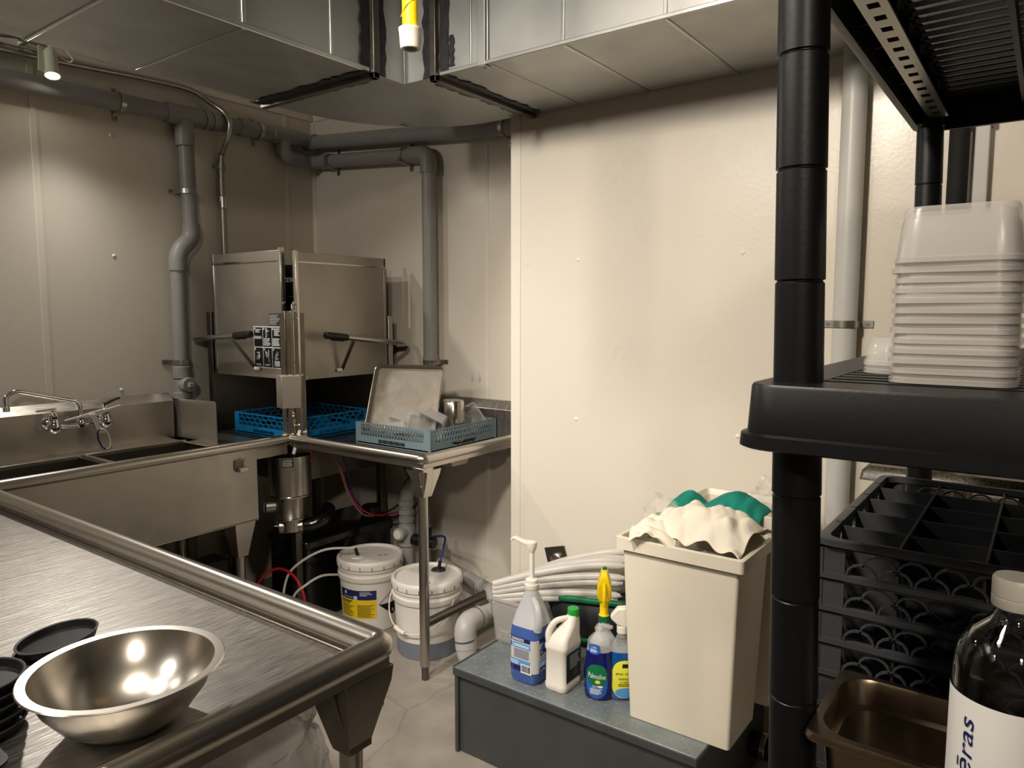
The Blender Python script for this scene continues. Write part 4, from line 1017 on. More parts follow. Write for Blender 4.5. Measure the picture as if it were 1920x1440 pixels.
def dish_rack(name, label, W, H, pattern, mat, loc, rot):
    t = local_thing(name, label, 'dish rack')
    for k in range(4):
        w = rack_wall(W, H, pattern); m = MB(); m.add(w.v, w.f, RZ(k * pi / 2) @ T(0, -W / 2, 0)); m.build('side_wall', mat, t)
    g = MB(); n = 12
    for i in range(n + 1):
        x = -W / 2 + W * i / n
        g.box(x - 0.002, x + 0.002, -W / 2, W / 2, 0.004, 0.010); g.box(-W / 2, W / 2, x - 0.002, x + 0.002, 0.004, 0.010)
    g.build('bottom_grid', mat, t)
    for a in range(4):
        m = MB(); m.cyl((W / 2, W / 2, 0), (W / 2, W / 2, H), 0.007, seg=12); mm2 = MB(); mm2.add(m.v, m.f, RZ(a * pi / 2) @ T(-0.003, -0.003, 0)); mm2.build('corner', mat, t)
    put(t, loc, rot)
    return t
dish_rack('dish_rack', 'bright blue honeycomb dish rack inside the open dishwasher', 0.47, 0.105, 'hex', BLUE_RACK, (0.425, -0.455, 0.8945), 0.0)
dish_rack('dish_rack', 'slate blue lattice dish rack full of clear tubs on the table', 0.465, 0.100, 'diamond', GREY_RACK, (1.140, -0.292, DK + 0.001), 0.0)

# clear tubs lying in the slate rack
def tub_mb(w, d, h, taper=0.82, th=0.0012, r=0.014, rimw=0.005):
    R = []
    for z, k, g in ((0, taper, 0), (0.004, taper, 0.002), (h - 0.006, 1.0, 0), (h - 0.005, 1.0, rimw), (h, 1.0, rimw)):
        R.append(ring(rrect(w * k + 2 * g, d * k + 2 * g, r * (k if k < 1 else 1)), z))
    for z, k in ((h, 1.0), (0.006, taper)):
        R.append(ring(rrect(w * k - 2 * th, d * k - 2 * th, r * 0.9 * (k if k < 1 else 1)), z))
    return MB().loft(R)
def round_mb(r, h):
    return MB().lathe([(0, 0), (r * 0.74, 0), (r * 0.78, 0.004), (r * 0.96, h - 0.01), (r * 0.96, h - 0.006), (r, h - 0.005), (r, h), (r * 0.94, h), (r * 0.76, 0.006), (0, 0.004)], 32)
tubs = [((1.00, -0.41, 0.950), (0.4, 2.4, 0.3), 'r', 'upturned clear round tub at the near left of the slate rack'),
        ((1.09, -0.385, 1.005), (2.7, 0.3, 0.5), 's', 'clear square tub tipped on the pile in front of the sheet pan'),
        ((1.11, -0.43, 0.958), (0.3, 2.9, 0.2), 's', 'upturned clear square tub low at the near side of the slate rack'),
        ((1.19, -0.40, 1.005), (3.3, 0.2, -0.4), 'r', 'clear round tub upside down at the middle of the pile'),
        ((1.22, -0.43, 0.965), (1.2, 0.3, 0.9), 's', 'clear square tub on its side near the front corner of the slate rack'),
        ((1.275, -0.385, 1.000), (2.2, 0.4, 0.3), 's', 'milky square tub leaning beside the steel cup'),
        ((1.20, -0.20, 0.940), (0.2, 0.2, 0.3), 'r', 'clear round tub at the back of the slate rack'),
        ((1.290, -0.160, 0.985), (0.5, 0.9, 0.2), 's', 'milky square tub propped at the far right end of the slate rack')]
for p, e, k_, l in tubs:
    m = tub_mb(0.120, 0.120, 0.06) if k_ == 's' else round_mb(0.062, 0.06)
    m2 = MB(); m2.v = [(x, y, z - 0.03) for x, y, z in m.v]; m2.f = m.f
    o = m2.build('clear_tub', FROST if 'milky' in l else CLEAR, None, loc=(0, 0, 0)); o.location = p; o.rotation_euler = e
    tag(o, l, 'tub', 'clear tubs in the slate rack')
# sheet pan leaning at the back of the rack
sp_t = local_thing('sheet_pan', 'dull aluminium sheet pan propped upright in the slate rack', 'sheet pan')
W_, L_, hh = 0.345, 0.325, 0.022
MB().loft([ring(rrect(W_ - 0.012, L_ - 0.012, 0.018), 0), ring(rrect(W_, L_, 0.022), hh), ring(rrect(W_ + 0.008, L_ + 0.008, 0.025), hh), ring(rrect(W_ + 0.008, L_ + 0.008, 0.025), hh - 0.002), ring(rrect(W_ + 0.001, L_ + 0.001, 0.022), hh - 0.002), ring(rrect(W_ - 0.011, L_ - 0.011, 0.018), -0.001)]).build('tray', ALU, sp_t)
rp = [(x, y, hh) for x, y in rrect(W_ + 0.006, L_ + 0.006, 0.025)]
MB().tube(rp, 0.0032, 8, closed=True).build('wired_rim', STEEL_BRIGHT, sp_t)
put(sp_t, (1.085, -0.375, 1.088), radians(20), radians(66), 0)
cp_ = thing('steel_cup', 'shiny upturned steel cup standing among the tubs at the back of the slate rack', 'cup', (1.300, -0.285, 0.905))
MB().lathe([(0.050, 0.0), (0.052, 0.002), (0.053, 0.095), (0.050, 0.182), (0.045, 0.190), (0.0, 0.191)], 36, T(1.300, -0.285, 0.905)).build('body', STEEL_BRIGHT, cp_)
MB().tube([(1.300 + 0.047 * cos(2 * pi * i / 36), -0.285 + 0.047 * sin(2 * pi * i / 36), 1.094) for i in range(36)], 0.002, 8, closed=True).build('foot_ring', STEEL_BRIGHT, cp_)

# drain trap under the table and the low pipe to the floor
tr = thing('drain_trap', 'light grey drain stack with a round clean-out under the clean-dish table', 'pipe', (0.90, -0.16, 0.0))
MB().tube(fillet([(1.02, -0.10, 0.68), (0.96, -0.14, 0.67), (0.915, -0.19, 0.62), (0.905, -0.20, 0.55)], 0.05, 6), 0.036, 22).build('bend', PVC_L, tr)
MB().cyl((0.905, -0.20, 0.56), (0.905, -0.20, 0.0), 0.034, seg=22).build('pipe', PVC_L, tr)
for z in (0.535, 0.490, 0.450): MB().cyl((0.905, -0.20, z - 0.016), (0.905, -0.20, z + 0.012), 0.040, seg=24).build('slip_nut', PVC_L, tr, bevel=0.004)
MB().cyl((0.905, -0.20, 0.42), (0.905, -0.20, 0.31), 0.042, seg=24).build('tee', PVC_L, tr, bevel=0.004)
c0 = Vector((0.905, -0.20, 0.385)); dcv = Vector((0.15, -0.98, 0)).normalized()
kp = MB().cyl(tuple(c0), tuple(c0 + dcv * 0.075), 0.033, seg=24).build('cleanout', PVC_L, tr, bevel=0.004)
MB().cyl(tuple(c0 + dcv * 0.075), tuple(c0 + dcv * 0.083), 0.024, seg=20).build('cleanout_cap', WHITE_PL, kp, bevel=0.003)
MB().cyl((0.94, -0.19, 0.345), (1.07, -0.17, 0.345), 0.030, seg=20).build('rubber_coupler', BLACK_PL, tr, bevel=0.004)
MB().cyl((1.04, -0.175, 0.36), (1.04, -0.175, 0.42), 0.012, seg=12).build('coupler_knob', BLACK_PL, tr, bevel=0.003)

lp_ = thing('floor_drain_pipe', 'scuffed light grey drain pipe with two elbows dropping behind the grease trap', 'pipe', (1.70, -0.60, 0.0))
MB().cyl((1.05, -0.10, 0.215), (1.60, -0.32, 0.235), 0.034, seg=22).build('pipe', PVC_L, lp_)
MB().tube(fillet([(1.52, -0.29, 0.232), (1.64, -0.335, 0.238), (1.72, -0.42, 0.245)], 0.07, 6), 0.042, 22).build('elbow', PVC_L, lp_)
MB().cyl((1.69, -0.39, 0.245), (1.715, -0.66, 0.285), 0.036, seg=22).build('pipe', PVC_L, lp_)
MB().tube(fillet([(1.712, -0.61, 0.278), (1.720, -0.712, 0.285), (1.735, -0.718, 0.195)], 0.065, 8), 0.044, 22).build('elbow', PVC_L, lp_)
MB().tube(fillet([(1.733, -0.716, 0.215), (1.742, -0.716, 0.150), (1.84, -0.690, 0.145)], 0.06, 8), 0.043, 22).build('elbow', PVC_L, lp_)
for p_, d_ in (((1.714, -0.640, 0.282), (0.08, -1, 0.14)), ((1.728, -0.722, 0.232), (0.1, 0, -1)), ((1.78, -0.707, 0.150), (1, 0.3, 0))):
    c = Vector(p_); d = Vector(d_).normalized(); u = d.orthogonal().normalized(); w = d.cross(u)
    MB().tube([c + (u * cos(2 * pi * i / 28) + w * sin(2 * pi * i / 28)) * 0.0445 for i in range(28)], 0.0018, 6, closed=True).build('joint_ring', DKGREY, lp_)
c = Vector((1.45, -0.262, 0.228)); d = Vector((0.92, -0.38, 0)).normalized(); u = Vector((0, 0, 1)); w = d.cross(u)
for dd in (0, 0.05):
    MB().tube([c + d * dd + (u * cos(2 * pi * i / 28) + w * sin(2 * pi * i / 28)) * 0.037 for i in range(28)], 0.002, 6, closed=True).build('twine', GREY_PR, lp_)
MB().tube(spline([c + u * 0.037, c + u * 0.07 + d * 0.05, c + u * 0.05 + d * 0.09], 5), 0.0016, 6).build('twine', GREY_PR, lp_)

# ================================================================== foreground work table
ft = thing('work_table', 'large scratched stainless steel table with raised rolled edges in the foreground', 'table', (1.9, -2.3, 0.0))
FX0, FX1, FY0, FY1 = 0.745, 2.593, -2.72, -1.962
MB().box(FX0, FX1, FY0, FY1, DK - 0.006, DK).build('top', STEEL_TOP, ft)
MB().tube(fillet([(FX0, FY1, ZR), (FX1, FY1, ZR), (FX1, FY0, ZR), (FX0, FY0, ZR)], 0.022, 6), 0.0225, 24).build('rolled_rim', STEEL, ft)
MB().box(FX0, FX1 - 0.02, FY1 - 0.010, FY1 - 0.006, DK, ZR + 0.012).build('rim_riser', STEEL_H, ft)
MB().box(FX1 - 0.010, FX1 - 0.006, FY0, FY1 - 0.01, DK, ZR + 0.010).build('rim_riser', STEEL, ft)
MB().box(FX0, FX1 - 0.015, FY1 - 0.022, FY1 - 0.009, DK - 0.001, DK + 0.0045).build('weld_fillet', STEEL_DARK, ft, bevel=0.003)
MB().box(FX0, FX1, FY1 + 0.004, FY1 + 0.010, 0.884, ZR).build('front_band', STEEL_H, ft)
MB().box(FX1 + 0.004, FX1 + 0.010, FY0, FY1, 0.884, ZR).build('side_band', STEEL_H, ft)
for x, y in ((2.548, -2.005), (2.548, -2.66), (0.82, -2.005), (0.82, -2.66)):
    lg = MB().cyl((x, y, 0.05), (x, y, 0.80), 0.0205, seg=22).build('leg', STEEL, ft)
    MB().cyl((x, y, 0.0), (x, y, 0.055), 0.015, seg=14).build('foot', STEEL_DARK, lg)
    MB().loft([[(x + s * a, y + t * a, z) for s, t in ((-1, -1), (1, -1), (1, 1), (-1, 1))] for z, a in ((0.884, 0.055), (0.855, 0.052), (0.745, 0.025), (0.735, 0.022))]).build('leg_socket', STEEL_DARK, lg, bevel=0.002)
    MB().cyl((x + 0.02, y + 0.030, 0.80), (x + 0.02, y + 0.056, 0.80), 0.0085, seg=6).build('bolt', STEEL_BRIGHT, lg, bevel=0.001)
    MB().prism([(-0.060, 0), (0.030, 0), (0.024, -0.13), (-0.022, -0.13), (-0.030, -0.10)], 0.0, 0.003, T(x + 0.024, y, 0.87) @ RZ(pi / 2) @ RX(pi / 2)).build('gusset', STEEL_DARK, lg)

# crumpled clear bag hanging under the table end
def crumple(fn, nu, nv, amp, sc, seed):
    from mathutils import noise as nz
    def g(a, b):
        p = Vector(fn(a, b)); q = p * sc + Vector((seed, seed * 1.7, 0))
        return tuple(p + Vector((nz.noise(q), nz.noise(q + Vector((9, 3, 5))), nz.noise(q + Vector((2, 8, 1))))) * amp + Vector((nz.noise(q * 2.7), nz.noise(q * 2.7 + Vector((4, 4, 4))), nz.noise(q * 2.7 + Vector((1, 6, 2))))) * amp * 0.5)
    return MB().grid(g, nu, nv)
m = crumple(lambda a, b: (2.36 + 0.175 * cos(2 * pi * a) * (0.55 + 0.45 * sin(pi * min(1, b * 1.5 + 0.1))), -2.16 + 0.20 * sin(2 * pi * a) * (0.6 + 0.4 * sin(pi * min(1, b * 1.4 + 0.1))), 0.855 - 0.80 * b), 90, 60, 0.034, 12.0, 3)
tag(m.build('plastic_bag', FILM_D, None, loc=(2.36, -2.16, 0.03), smooth=22), 'big crumpled clear plastic bag hanging under the steel work table', 'bag')

# mixing bowl
bw = thing('mixing_bowl', 'wide shiny steel mixing bowl standing on the work table', 'bowl', (2.425, -2.325, DK))
MB().lathe([(0, 0.001), (0.045, 0.001), (0.060, 0.005), (0.088, 0.026), (0.110, 0.055), (0.122, 0.084), (0.1235, 0.089), (0.1365, 0.090), (0.138, 0.0885), (0.1365, 0.087), (0.125, 0.0862), (0.1125, 0.054), (0.090, 0.0235), (0.062, 0.0025), (0.045, 0.0), (0, 0.0)], 64, T(2.425, -2.325, DK + 0.0005)).build('bowl', STEEL_BOWL, bw)
# black lids
def lid_obj(label, p, tilt=(0, 0), r=0.064):
    t = local_thing('black_dish', label, 'dish', 'round black dishes on the work table')
    MB().lathe([(0, 0.0), (r * 0.90, 0.0), (r * 0.93, 0.001), (r, 0.012), (r * 1.015, 0.0135), (r, 0.015), (r * 0.955, 0.0145), (r * 0.92, 0.003), (0, 0.0022)], 40).build('dish', BLACK_PL, t)
    MB().tube([(r * 1.005 * cos(2 * pi * i / 40), r * 1.005 * sin(2 * pi * i / 40), 0.0142) for i in range(40)], 0.0015, 6, closed=True).build('rim_edge', DKGREY, t)
    put(t, p, 0, tilt[0], tilt[1])
words_ = ['bottom', 'second', 'third', 'fourth', 'top']
for i in range(5):
    lid_obj('round black dish, %s of the tall stack left of the steel bowl' % words_[i], (2.270, -2.468, DK + 0.001 + i * 0.0165))
lid_obj('round black dish lying under the tilted one behind the bowl', (2.112, -2.298, DK + 0.001))
lid_obj('round black dish tilted on top of another behind the bowl', (2.106, -2.290, DK + 0.0215), (radians(6), radians(-4)))
# dark tray corner
tt = thing('dark_tray', 'dark tray with a shiny wire edge at the near corner of the table', 'tray', (2.33, -2.53, DK))
Mt = T(2.335, -2.565, DK + 0.001) @ RZ(radians(-1))
MB().loft([ring(rrect(0.20, 0.12, 0.015), 0), ring(rrect(0.23, 0.15, 0.02), 0.035), ring(rrect(0.245, 0.165, 0.022), 0.035), ring(rrect(0.245, 0.165, 0.022), 0.032), ring(rrect(0.225, 0.145, 0.02), 0.032), ring(rrect(0.196, 0.116, 0.015), 0.003)], M=Mt).build('body', BLACK_PL, tt)
MB().tube([tuple(Mt @ Vector((x, y, 0.040))) for x, y in rrect(0.20, 0.11, 0.02)], 0.0025, 8, closed=True).build('wire_edge', STEEL_BRIGHT, tt)

# ================================================================== grease trap
GZ = 0.305
gt = thing('grease_trap', 'dark grey steel grease trap box with a diamond-plate lid on the floor', 'grease trap', (2.37, -0.70, 0.0))
GX0, GX1, GY0, GY1 = 1.935, 2.800, -1.026, -0.40
MB().box(GX0 + 0.012, GX1 - 0.012, GY0 + 0.014, GY1, 0.0, 0.296).build('body', TRAPM, gt, bevel=0.003)
MB().box(GX0, GX1, GY0, GY1, 0.288, 0.3035).build('lid', PLATE, gt, bevel=0.003)
MB().box(GX0 - 0.001, GX1 + 0.001, GY0 - 0.004, GY0 + 0.004, 0.276, 0.302).build('lid_edge', TRAPM, gt, bevel=0.002)
MB().box(GX0 - 0.004, GX0 + 0.003, GY0, GY1, 0.276, 0.3065).build('lid_edge', TRAPM, gt, bevel=0.002)
MB().box(GX0 + 0.002, GX0 + 0.016, GY0 + 0.002, GY0 + 0.016, 0.0, 0.288).build('corner_angle', TRAPM, gt, bevel=0.002)
m = MB(); k = 0
ny = int((GY1 - GY0) / 0.026); nx = int((GX1 - GX0) / 0.026)
for j in range(ny):
    for i in range(nx):
        x = GX0 + 0.016 + i * 0.026; y = GY0 + 0.016 + j * 0.026; a = pi / 4 if (i + j) % 2 else -pi / 4
        M = T(x, y, 0.3034) @ RZ(a)
        m.add([(-0.011, 0, 0), (0, -0.0036, 0), (0.011, 0, 0), (0, 0.0036, 0), (-0.005, 0, 0.0014), (0.005, 0, 0.0014)], [(0, 1, 4), (1, 5, 4), (1, 2, 5), (2, 3, 5), (3, 4, 5), (3, 0, 4)], M)
m.build('tread_pattern', PLATE, gt, kind='stuff', smooth=0)
op = thing('trap_outlet_pipe', 'grey outlet pipe with a steel band clamp low behind the grease trap', 'pipe', (2.95, -0.53, 0.10))
MB().cyl((2.79, -0.53, 0.10), (2.87, -0.53, 0.10), 0.042, seg=24).build('rubber_sleeve', BLACK_PL, op, bevel=0.003)
MB().cyl((2.86, -0.53, 0.10), (3.6, -0.53, 0.10), 0.034, seg=24).build('pipe', PVC_L, op)
MB().cyl((2.825, -0.53, 0.10), (2.842, -0.53, 0.10), 0.0435, seg=24).build('band_clamp', STEEL_BRIGHT, op, bevel=0.001)

# ------------------------------------------------------------------ blue detergent jug with pump
def soft(poly_fn, prof): return [ring(poly_fn(w, d, r, cx, cy), z) for w, d, r, cx, cy, z in prof]
RR5 = lambda w, d, r, cx, cy: rrect(w, d, r, 5, cx, cy)
jg = thing('detergent_jug', 'milky jug of blue dish detergent with a white pump on the grease trap', 'jug', (2.187, -0.925, GZ))
JX, JY = 2.187, -0.925
jp = [(0.096, 0.104, 0.020, JX, JY, GZ), (0.108, 0.114, 0.024, JX, JY, GZ + 0.012), (0.108, 0.114, 0.024, JX, JY, GZ + 0.165), (0.104, 0.108, 0.026, JX, JY, GZ + 0.185)]
MB().loft(soft(RR5, jp)).build('liquid_body', LIQ_BLUE, jg)
up = [(0.104, 0.108, 0.026, JX, JY, GZ + 0.1855), (0.088, 0.088, 0.026, JX - 0.003, JY + 0.004, GZ + 0.222), (0.062, 0.060, 0.024, JX - 0.004, JY + 0.006, GZ + 0.262), (0.044, 0.044, 0.021, JX, JY, GZ + 0.290), (0.042, 0.042, 0.0205, JX, JY, GZ + 0.302)]
MB().loft(soft(RR5, up)).build('shoulder', JUGC, jg)
MB().tube(spline([(JX + 0.018, JY - 0.012, GZ + 0.270), (JX + 0.044, JY - 0.030, GZ + 0.250), (JX + 0.052, JY - 0.036, GZ + 0.215), (JX + 0.046, JY - 0.036, GZ + 0.180)], 6), [0.010 + 0.005 * i / 18 for i in range(19)], 14).build('handle', JUGC, jg)
MB().lathe([(0.023, 0.0), (0.024, 0.002), (0.024, 0.016), (0.021, 0.018), (0.021, 0.030), (0.013, 0.034), (0.0, 0.035)], 28, T(JX, JY, GZ + 0.300)).build('pump_collar', WHITE_PL, jg)
MB().cyl((JX, JY, GZ + 0.33), (JX, JY, GZ + 0.435), 0.0085, seg=16).build('pump_stem', WHITE_PL, jg)
MB().lathe([(0.009, 0.0), (0.017, 0.020), (0.017, 0.034), (0.012, 0.038), (0, 0.039)], 22, T(JX, JY, GZ + 0.420)).build('pump_head', WHITE_PL, jg)
nd = Vector((-0.97, -0.20, 0.0)).normalized(); ns_ = Vector((nd.y, -nd.x, 0))
MB().loft([[tuple(Vector((JX, JY, 0)) + nd * t + ns_ * a + Vector((0, 0, GZ + z + b))) for a, b in ((-w, -h), (w, -h), (w, h), (-w, h))] for t, z, w, h in ((-0.012, 0.446, 0.014, 0.008), (0.03, 0.452, 0.010, 0.006), (0.062, 0.462, 0.008, 0.005), (0.074, 0.452, 0.007, 0.005))]).build('pump_nozzle', WHITE_PL, jg, bevel=0.003)
def rr_surf(cx, cy, z0, w, d, r):
    """wraps a flat label round a rounded-rectangle body; u = 0 in the middle of the -Y face, growing towards +X"""
    a, b, q = w / 2 - r, d / 2 - r, r * pi / 2
    def f(u, v, off=0.0):
        sg = 1 if u >= 0 else -1; t = abs(u)
        if t <= a: x, y = t, -d / 2 - off
        elif t <= a + q: an = (t - a) / r; x, y = a + (r + off) * sin(an), -b - (r + off) * cos(an)
        else: x, y = w / 2 + off, -b + (t - a - q)
        return Vector((cx + sg * x, cy + y, z0 + v))
    return f
sA = rr_surf(JX, JY, GZ, 0.1082, 0.1142, 0.024)
sB = lambda u, v, off=0.0: sA(0.0301 + 0.0377 + 0.0331 + u, v, off)
m = MB(); s_rect(m, sA, -0.062, 0.150, 0.040, 0.150, 0.0006, 40, 1)
lb = m.build('label', GREY_PR, jg, smooth=40)
def both(m, v0, v1, off=0.0012, a=True, b=True):
    if a: s_rect(m, sA, -0.052, 0.034, v0, v1, off)
    if b: s_rect(m, sB, -0.036, 0.050, v0, v1, off)
    return m
both(MB(), 0.138, 0.152).build('label_band', NAVY, lb, smooth=0)
m = MB(); s_rect(m, sA, -0.052, 0.034, 0.040, 0.058, 0.0012); s_rect(m, sB, -0.036, 0.050, 0.040, 0.056, 0.0012); m.build('label_band', NAVY, lb, smooth=0)
m = MB(); s_rect(m, sA, -0.052, 0.034, 0.058, 0.078, 0.0012); s_rect(m, sB, -0.036, 0.050, 0.056, 0.080, 0.0012); m.build('label_band', CYAN_PR, lb, smooth=0)
m = MB(); s_rect(m, sA, -0.034, 0.034, 0.116, 0.134, 0.0012); m.build('label_box', CYAN_PR, lb, smooth=0)
m = MB(); s_ellipse(m, sA, -0.044, 0.125, 0.007, 0.009, 0.0012); m.build('label_badge', BLUE_PR, lb, smooth=0)
m = MB(); text_lines(m, sA, -0.030, 0.030, 0.120, 0.130, 2, 0.0018, 0.5, 0.2); text_lines(m, sA, -0.048, 0.02, 0.140, 0.150, 2, 0.0018, 0.45, 0.3); text_lines(m, sA, -0.048, -0.008, 0.060, 0.074, 3, 0.0018, 0.4, 0.3); m.build('fine_print', WHITE_PR, lb, smooth=0)
m = MB(); text_lines(m, sA, -0.048, 0.032, 0.082, 0.113, 9, 0.0012, 0.45, 0.05); m.build('fine_print', NAVY, lb, smooth=0)
bc = MB(); s_rect(bc, sA, -0.002, 0.038, 0.036, 0.066, 0.0018); bc = bc.build('barcode_field', WHITE_PR, lb, smooth=0)
m = MB(); u = 0.001
while u < 0.035:
    w = random.choice((0.0006, 0.001, 0.0016)); s_rect(m, sA, u, u + w, 0.041, 0.063, 0.0024, 1, 1); u += w + random.choice((0.0007, 0.0012))
m.build('barcode_bars', BLACK_PR, bc, smooth=0)
m = MB(); s_ellipse(m, sB, 0.012, 0.122, 0.036, 0.022, 0.0012); m.build('logo_swoosh', BLUE_PR, lb, smooth=0)
text_part('lettering', 'DAWN', NAVY, lb, sB, 0.006, 0.107, 0.022, 0.076, bold=0.03, off=0.002)
text_part('lettering', 'PROFESSIONAL', NAVY, lb, sB, 0.006, 0.087, 0.006, 0.076, off=0.002)
text_part('lettering', '100', WHITE_PR, lb, sB, -0.020, 0.068, 0.015, 0.030, bold=0.02, off=0.002)
text_part('lettering', '3.78 L', WHITE_PR, lb, sB, -0.012, 0.047, 0.008, 0.040, off=0.002)

# ------------------------------------------------------------------ white jug with green cap
wj = thing('white_jug', 'small white plastic jug with a green cap on the grease trap', 'jug', (2.300, -0.912, GZ))
WX, WY = 2.300, -0.912
MB().loft(soft(RR5, [(0.076, 0.100, 0.016, WX, WY, GZ), (0.082, 0.106, 0.018, WX, WY, GZ + 0.008), (0.082, 0.106, 0.018, WX, WY, GZ + 0.020), (0.077, 0.101, 0.016, WX, WY, GZ + 0.026), (0.077, 0.101, 0.016, WX, WY, GZ + 0.128), (0.083, 0.107, 0.018, WX, WY, GZ + 0.134), (0.083, 0.107, 0.018, WX, WY, GZ + 0.146), (0.070, 0.094, 0.018, WX + 0.004, WY + 0.004, GZ + 0.168), (0.048, 0.060, 0.020, WX + 0.018, WY + 0.018, GZ + 0.205), (0.034, 0.036, 0.016, WX + 0.024, WY + 0.022, GZ + 0.236)])).build('body', WHITE_PL, wj, smooth=50)
MB().tube(spline([(WX + 0.014, WY + 0.006, GZ + 0.226), (WX - 0.014, WY - 0.022, GZ + 0.216), (WX - 0.030, WY - 0.036, GZ + 0.182), (WX - 0.026, WY - 0.038, GZ + 0.146)], 6), [0.009 + 0.003 * i / 18 for i in range(19)], 14).build('handle', WHITE_PL, wj)
MB().cyl((WX + 0.024, WY + 0.022, GZ + 0.228), (WX + 0.024, WY + 0.022, GZ + 0.256), 0.0185, seg=28).build('cap', GREEN, wj, bevel=0.002)
sB = planar((WX + 0.0386, WY, GZ), (0, 1, 0), (0, 0, 1))
lb = MB(); s_rect(lb, sB, -0.040, 0.046, 0.030, 0.124, 0.0006); lb = lb.build('label', BLACK_PR, wj, smooth=0); lb['label'] = 'black printed label on the side of the jug'
m = MB(); text_lines(m, sB, -0.022, 0.040, 0.070, 0.116, 6, 0.0014, 0.45, 0.3); m.build('fine_print', GREY_PR, lb, smooth=0)
m = MB(); s_ellipse(m, sB, 0.012, 0.056, 0.014, 0.014, 0.0014); m.build('emblem', DKGREY, lb, smooth=0)

# ------------------------------------------------------------------ oval bottles (dish soap, sprays)
def oval_bottle(c, ang, prof, flat):
    """returns surface function of a bottle with elliptical sections; u is the arc position on the front"""
    cx, cy, cz = c; ux = Vector((-sin(ang), cos(ang), 0)); nx_ = Vector((cos(ang), sin(ang), 0))
    def rad(z):
        for (z0, r0), (z1, r1) in zip(prof, prof[1:]):
            if z0 <= z <= z1: return r0 + (r1 - r0) * (z - z0) / max(1e-6, z1 - z0)
        return prof[-1][1]
    def surf(u, v, off=0.0):
        r = rad(v); t = max(-1.5, min(1.5, u / max(r, 0.01)))
        return Vector((cx, cy, cz + v)) + ux * ((r + off) * sin(t)) + nx_ * ((r * flat + off) * cos(t))
    def solid(z0, z1, grow=0.0, cap=True):
        zs = [z0] + [z for z, _ in prof if z0 < z < z1] + [z1]
        R = []
        for z in zs:
            r = rad(z) + grow
            R.append([tuple(Vector((cx, cy, cz + z)) + ux * (r * sin(2 * pi * j / 36)) + nx_ * ((r * flat if z < 0.9 * prof[-1][0] else r) * cos(2 * pi * j / 36))) for j in range(36)])
        return MB().loft(R)
    return surf, solid
def interp(prof, n=5):
    pts = spline([(z, r, 0) for z, r in prof], n)
    return [(p.x, max(0.004, p.y)) for p in pts]
# dish soap
pa = thing('dish_soap_bottle', 'clear oval bottle of deep blue dish soap with a green label', 'bottle', (2.432, -0.925, GZ))
PC = (2.428, -0.905, GZ); pang = atan2(CAM.y - PC[1], CAM.x - PC[0]) - 0.16
prof = interp([(0.0, 0.036), (0.006, 0.043), (0.05, 0.0465), (0.09, 0.0465), (0.13, 0.041), (0.165, 0.037), (0.185, 0.034), (0.200, 0.022), (0.208, 0.0135), (0.222, 0.0125)])
surf, solid = oval_bottle(PC, pang, prof, 0.66)
solid(0.0, 0.152).build('liquid_body', LIQ_NAVY, pa)
solid(0.1522, 0.222).build('clear_top', CLEAR, pa)
MB().lathe([(0.0145, 0.0), (0.0145, 0.008), (0.011, 0.010), (0.010, 0.016), (0, 0.016)], 20, T(PC[0], PC[1], GZ + 0.216)).build('cap_base', CLEAR, pa)
ux = Vector((-sin(pang), cos(pang), 0))
MB().loft([[tuple(Vector((PC[0], PC[1], GZ + 0.234 + zz)) + ux * t + Vector((0, 0, b)) + Vector((cos(pang), sin(pang), 0)) * a) for a, b in ((-w, -0.004), (w, -0.004), (w, 0.004), (-w, 0.004))] for t, w, zz in ((0.006, 0.008, 0.0), (0.02, 0.011, -0.004), (0.034, 0.010, -0.006), (0.042, 0.006, -0.006))]).build('flip_lid', FROST, pa, bevel=0.002)
m = MB(); s_ellipse(m, surf, -0.002, 0.060, 0.036, 0.052, 0.0008, 36, 6, p=2.4); lb = m.build('label_blue', BLUE_PR, pa, smooth=40)
m = MB(); s_ellipse(m, surf, -0.002, 0.082, 0.034, 0.034, 0.0014, 36, 5, p=2.2); m.build('label_green', GREEN_PR, lb, smooth=40)
text_part('lettering', 'Palmolive', WHITE_PR, lb, surf, -0.001, 0.080, 0.0165, 0.054, off=0.0022, rot=-0.06)
m = MB(); s_ellipse(m, surf, 0.002, 0.062, 0.008, 0.006, 0.0022, 12, 2); m.build('flower', LIME_PR, lb, smooth=0)
text_part('lettering', 'OXY', WHITE_PR, lb, surf, -0.006, 0.046, 0.008, 0.018, off=0.0022, shear=0.2)
m = MB(); text_lines(m, surf, -0.022, 0.018, 0.020, 0.040, 5, 0.002, 0.5, 0.4); s_ellipse(m, surf, 0.010, 0.047, 0.008, 0.004, 0.0022, 10, 1); m.build('fine_print', WHITE_PR, lb, smooth=0)
m = MB(); s_ellipse(m, surf, -0.012, 0.162, 0.020, 0.016, 0.0012, 24, 3, p=3); l2 = m.build('neck_label', BLUE_PR, pa, smooth=40)
text_part('lettering', '+10%', WHITE_PR, l2, surf, -0.012, 0.168, 0.006, 0.018, off=0.0022)
m = MB(); text_lines(m, surf, -0.024, 0.002, 0.152, 0.163, 3, 0.002, 0.5, 0.3); m.build('fine_print', WHITE_PR, l2, smooth=0)
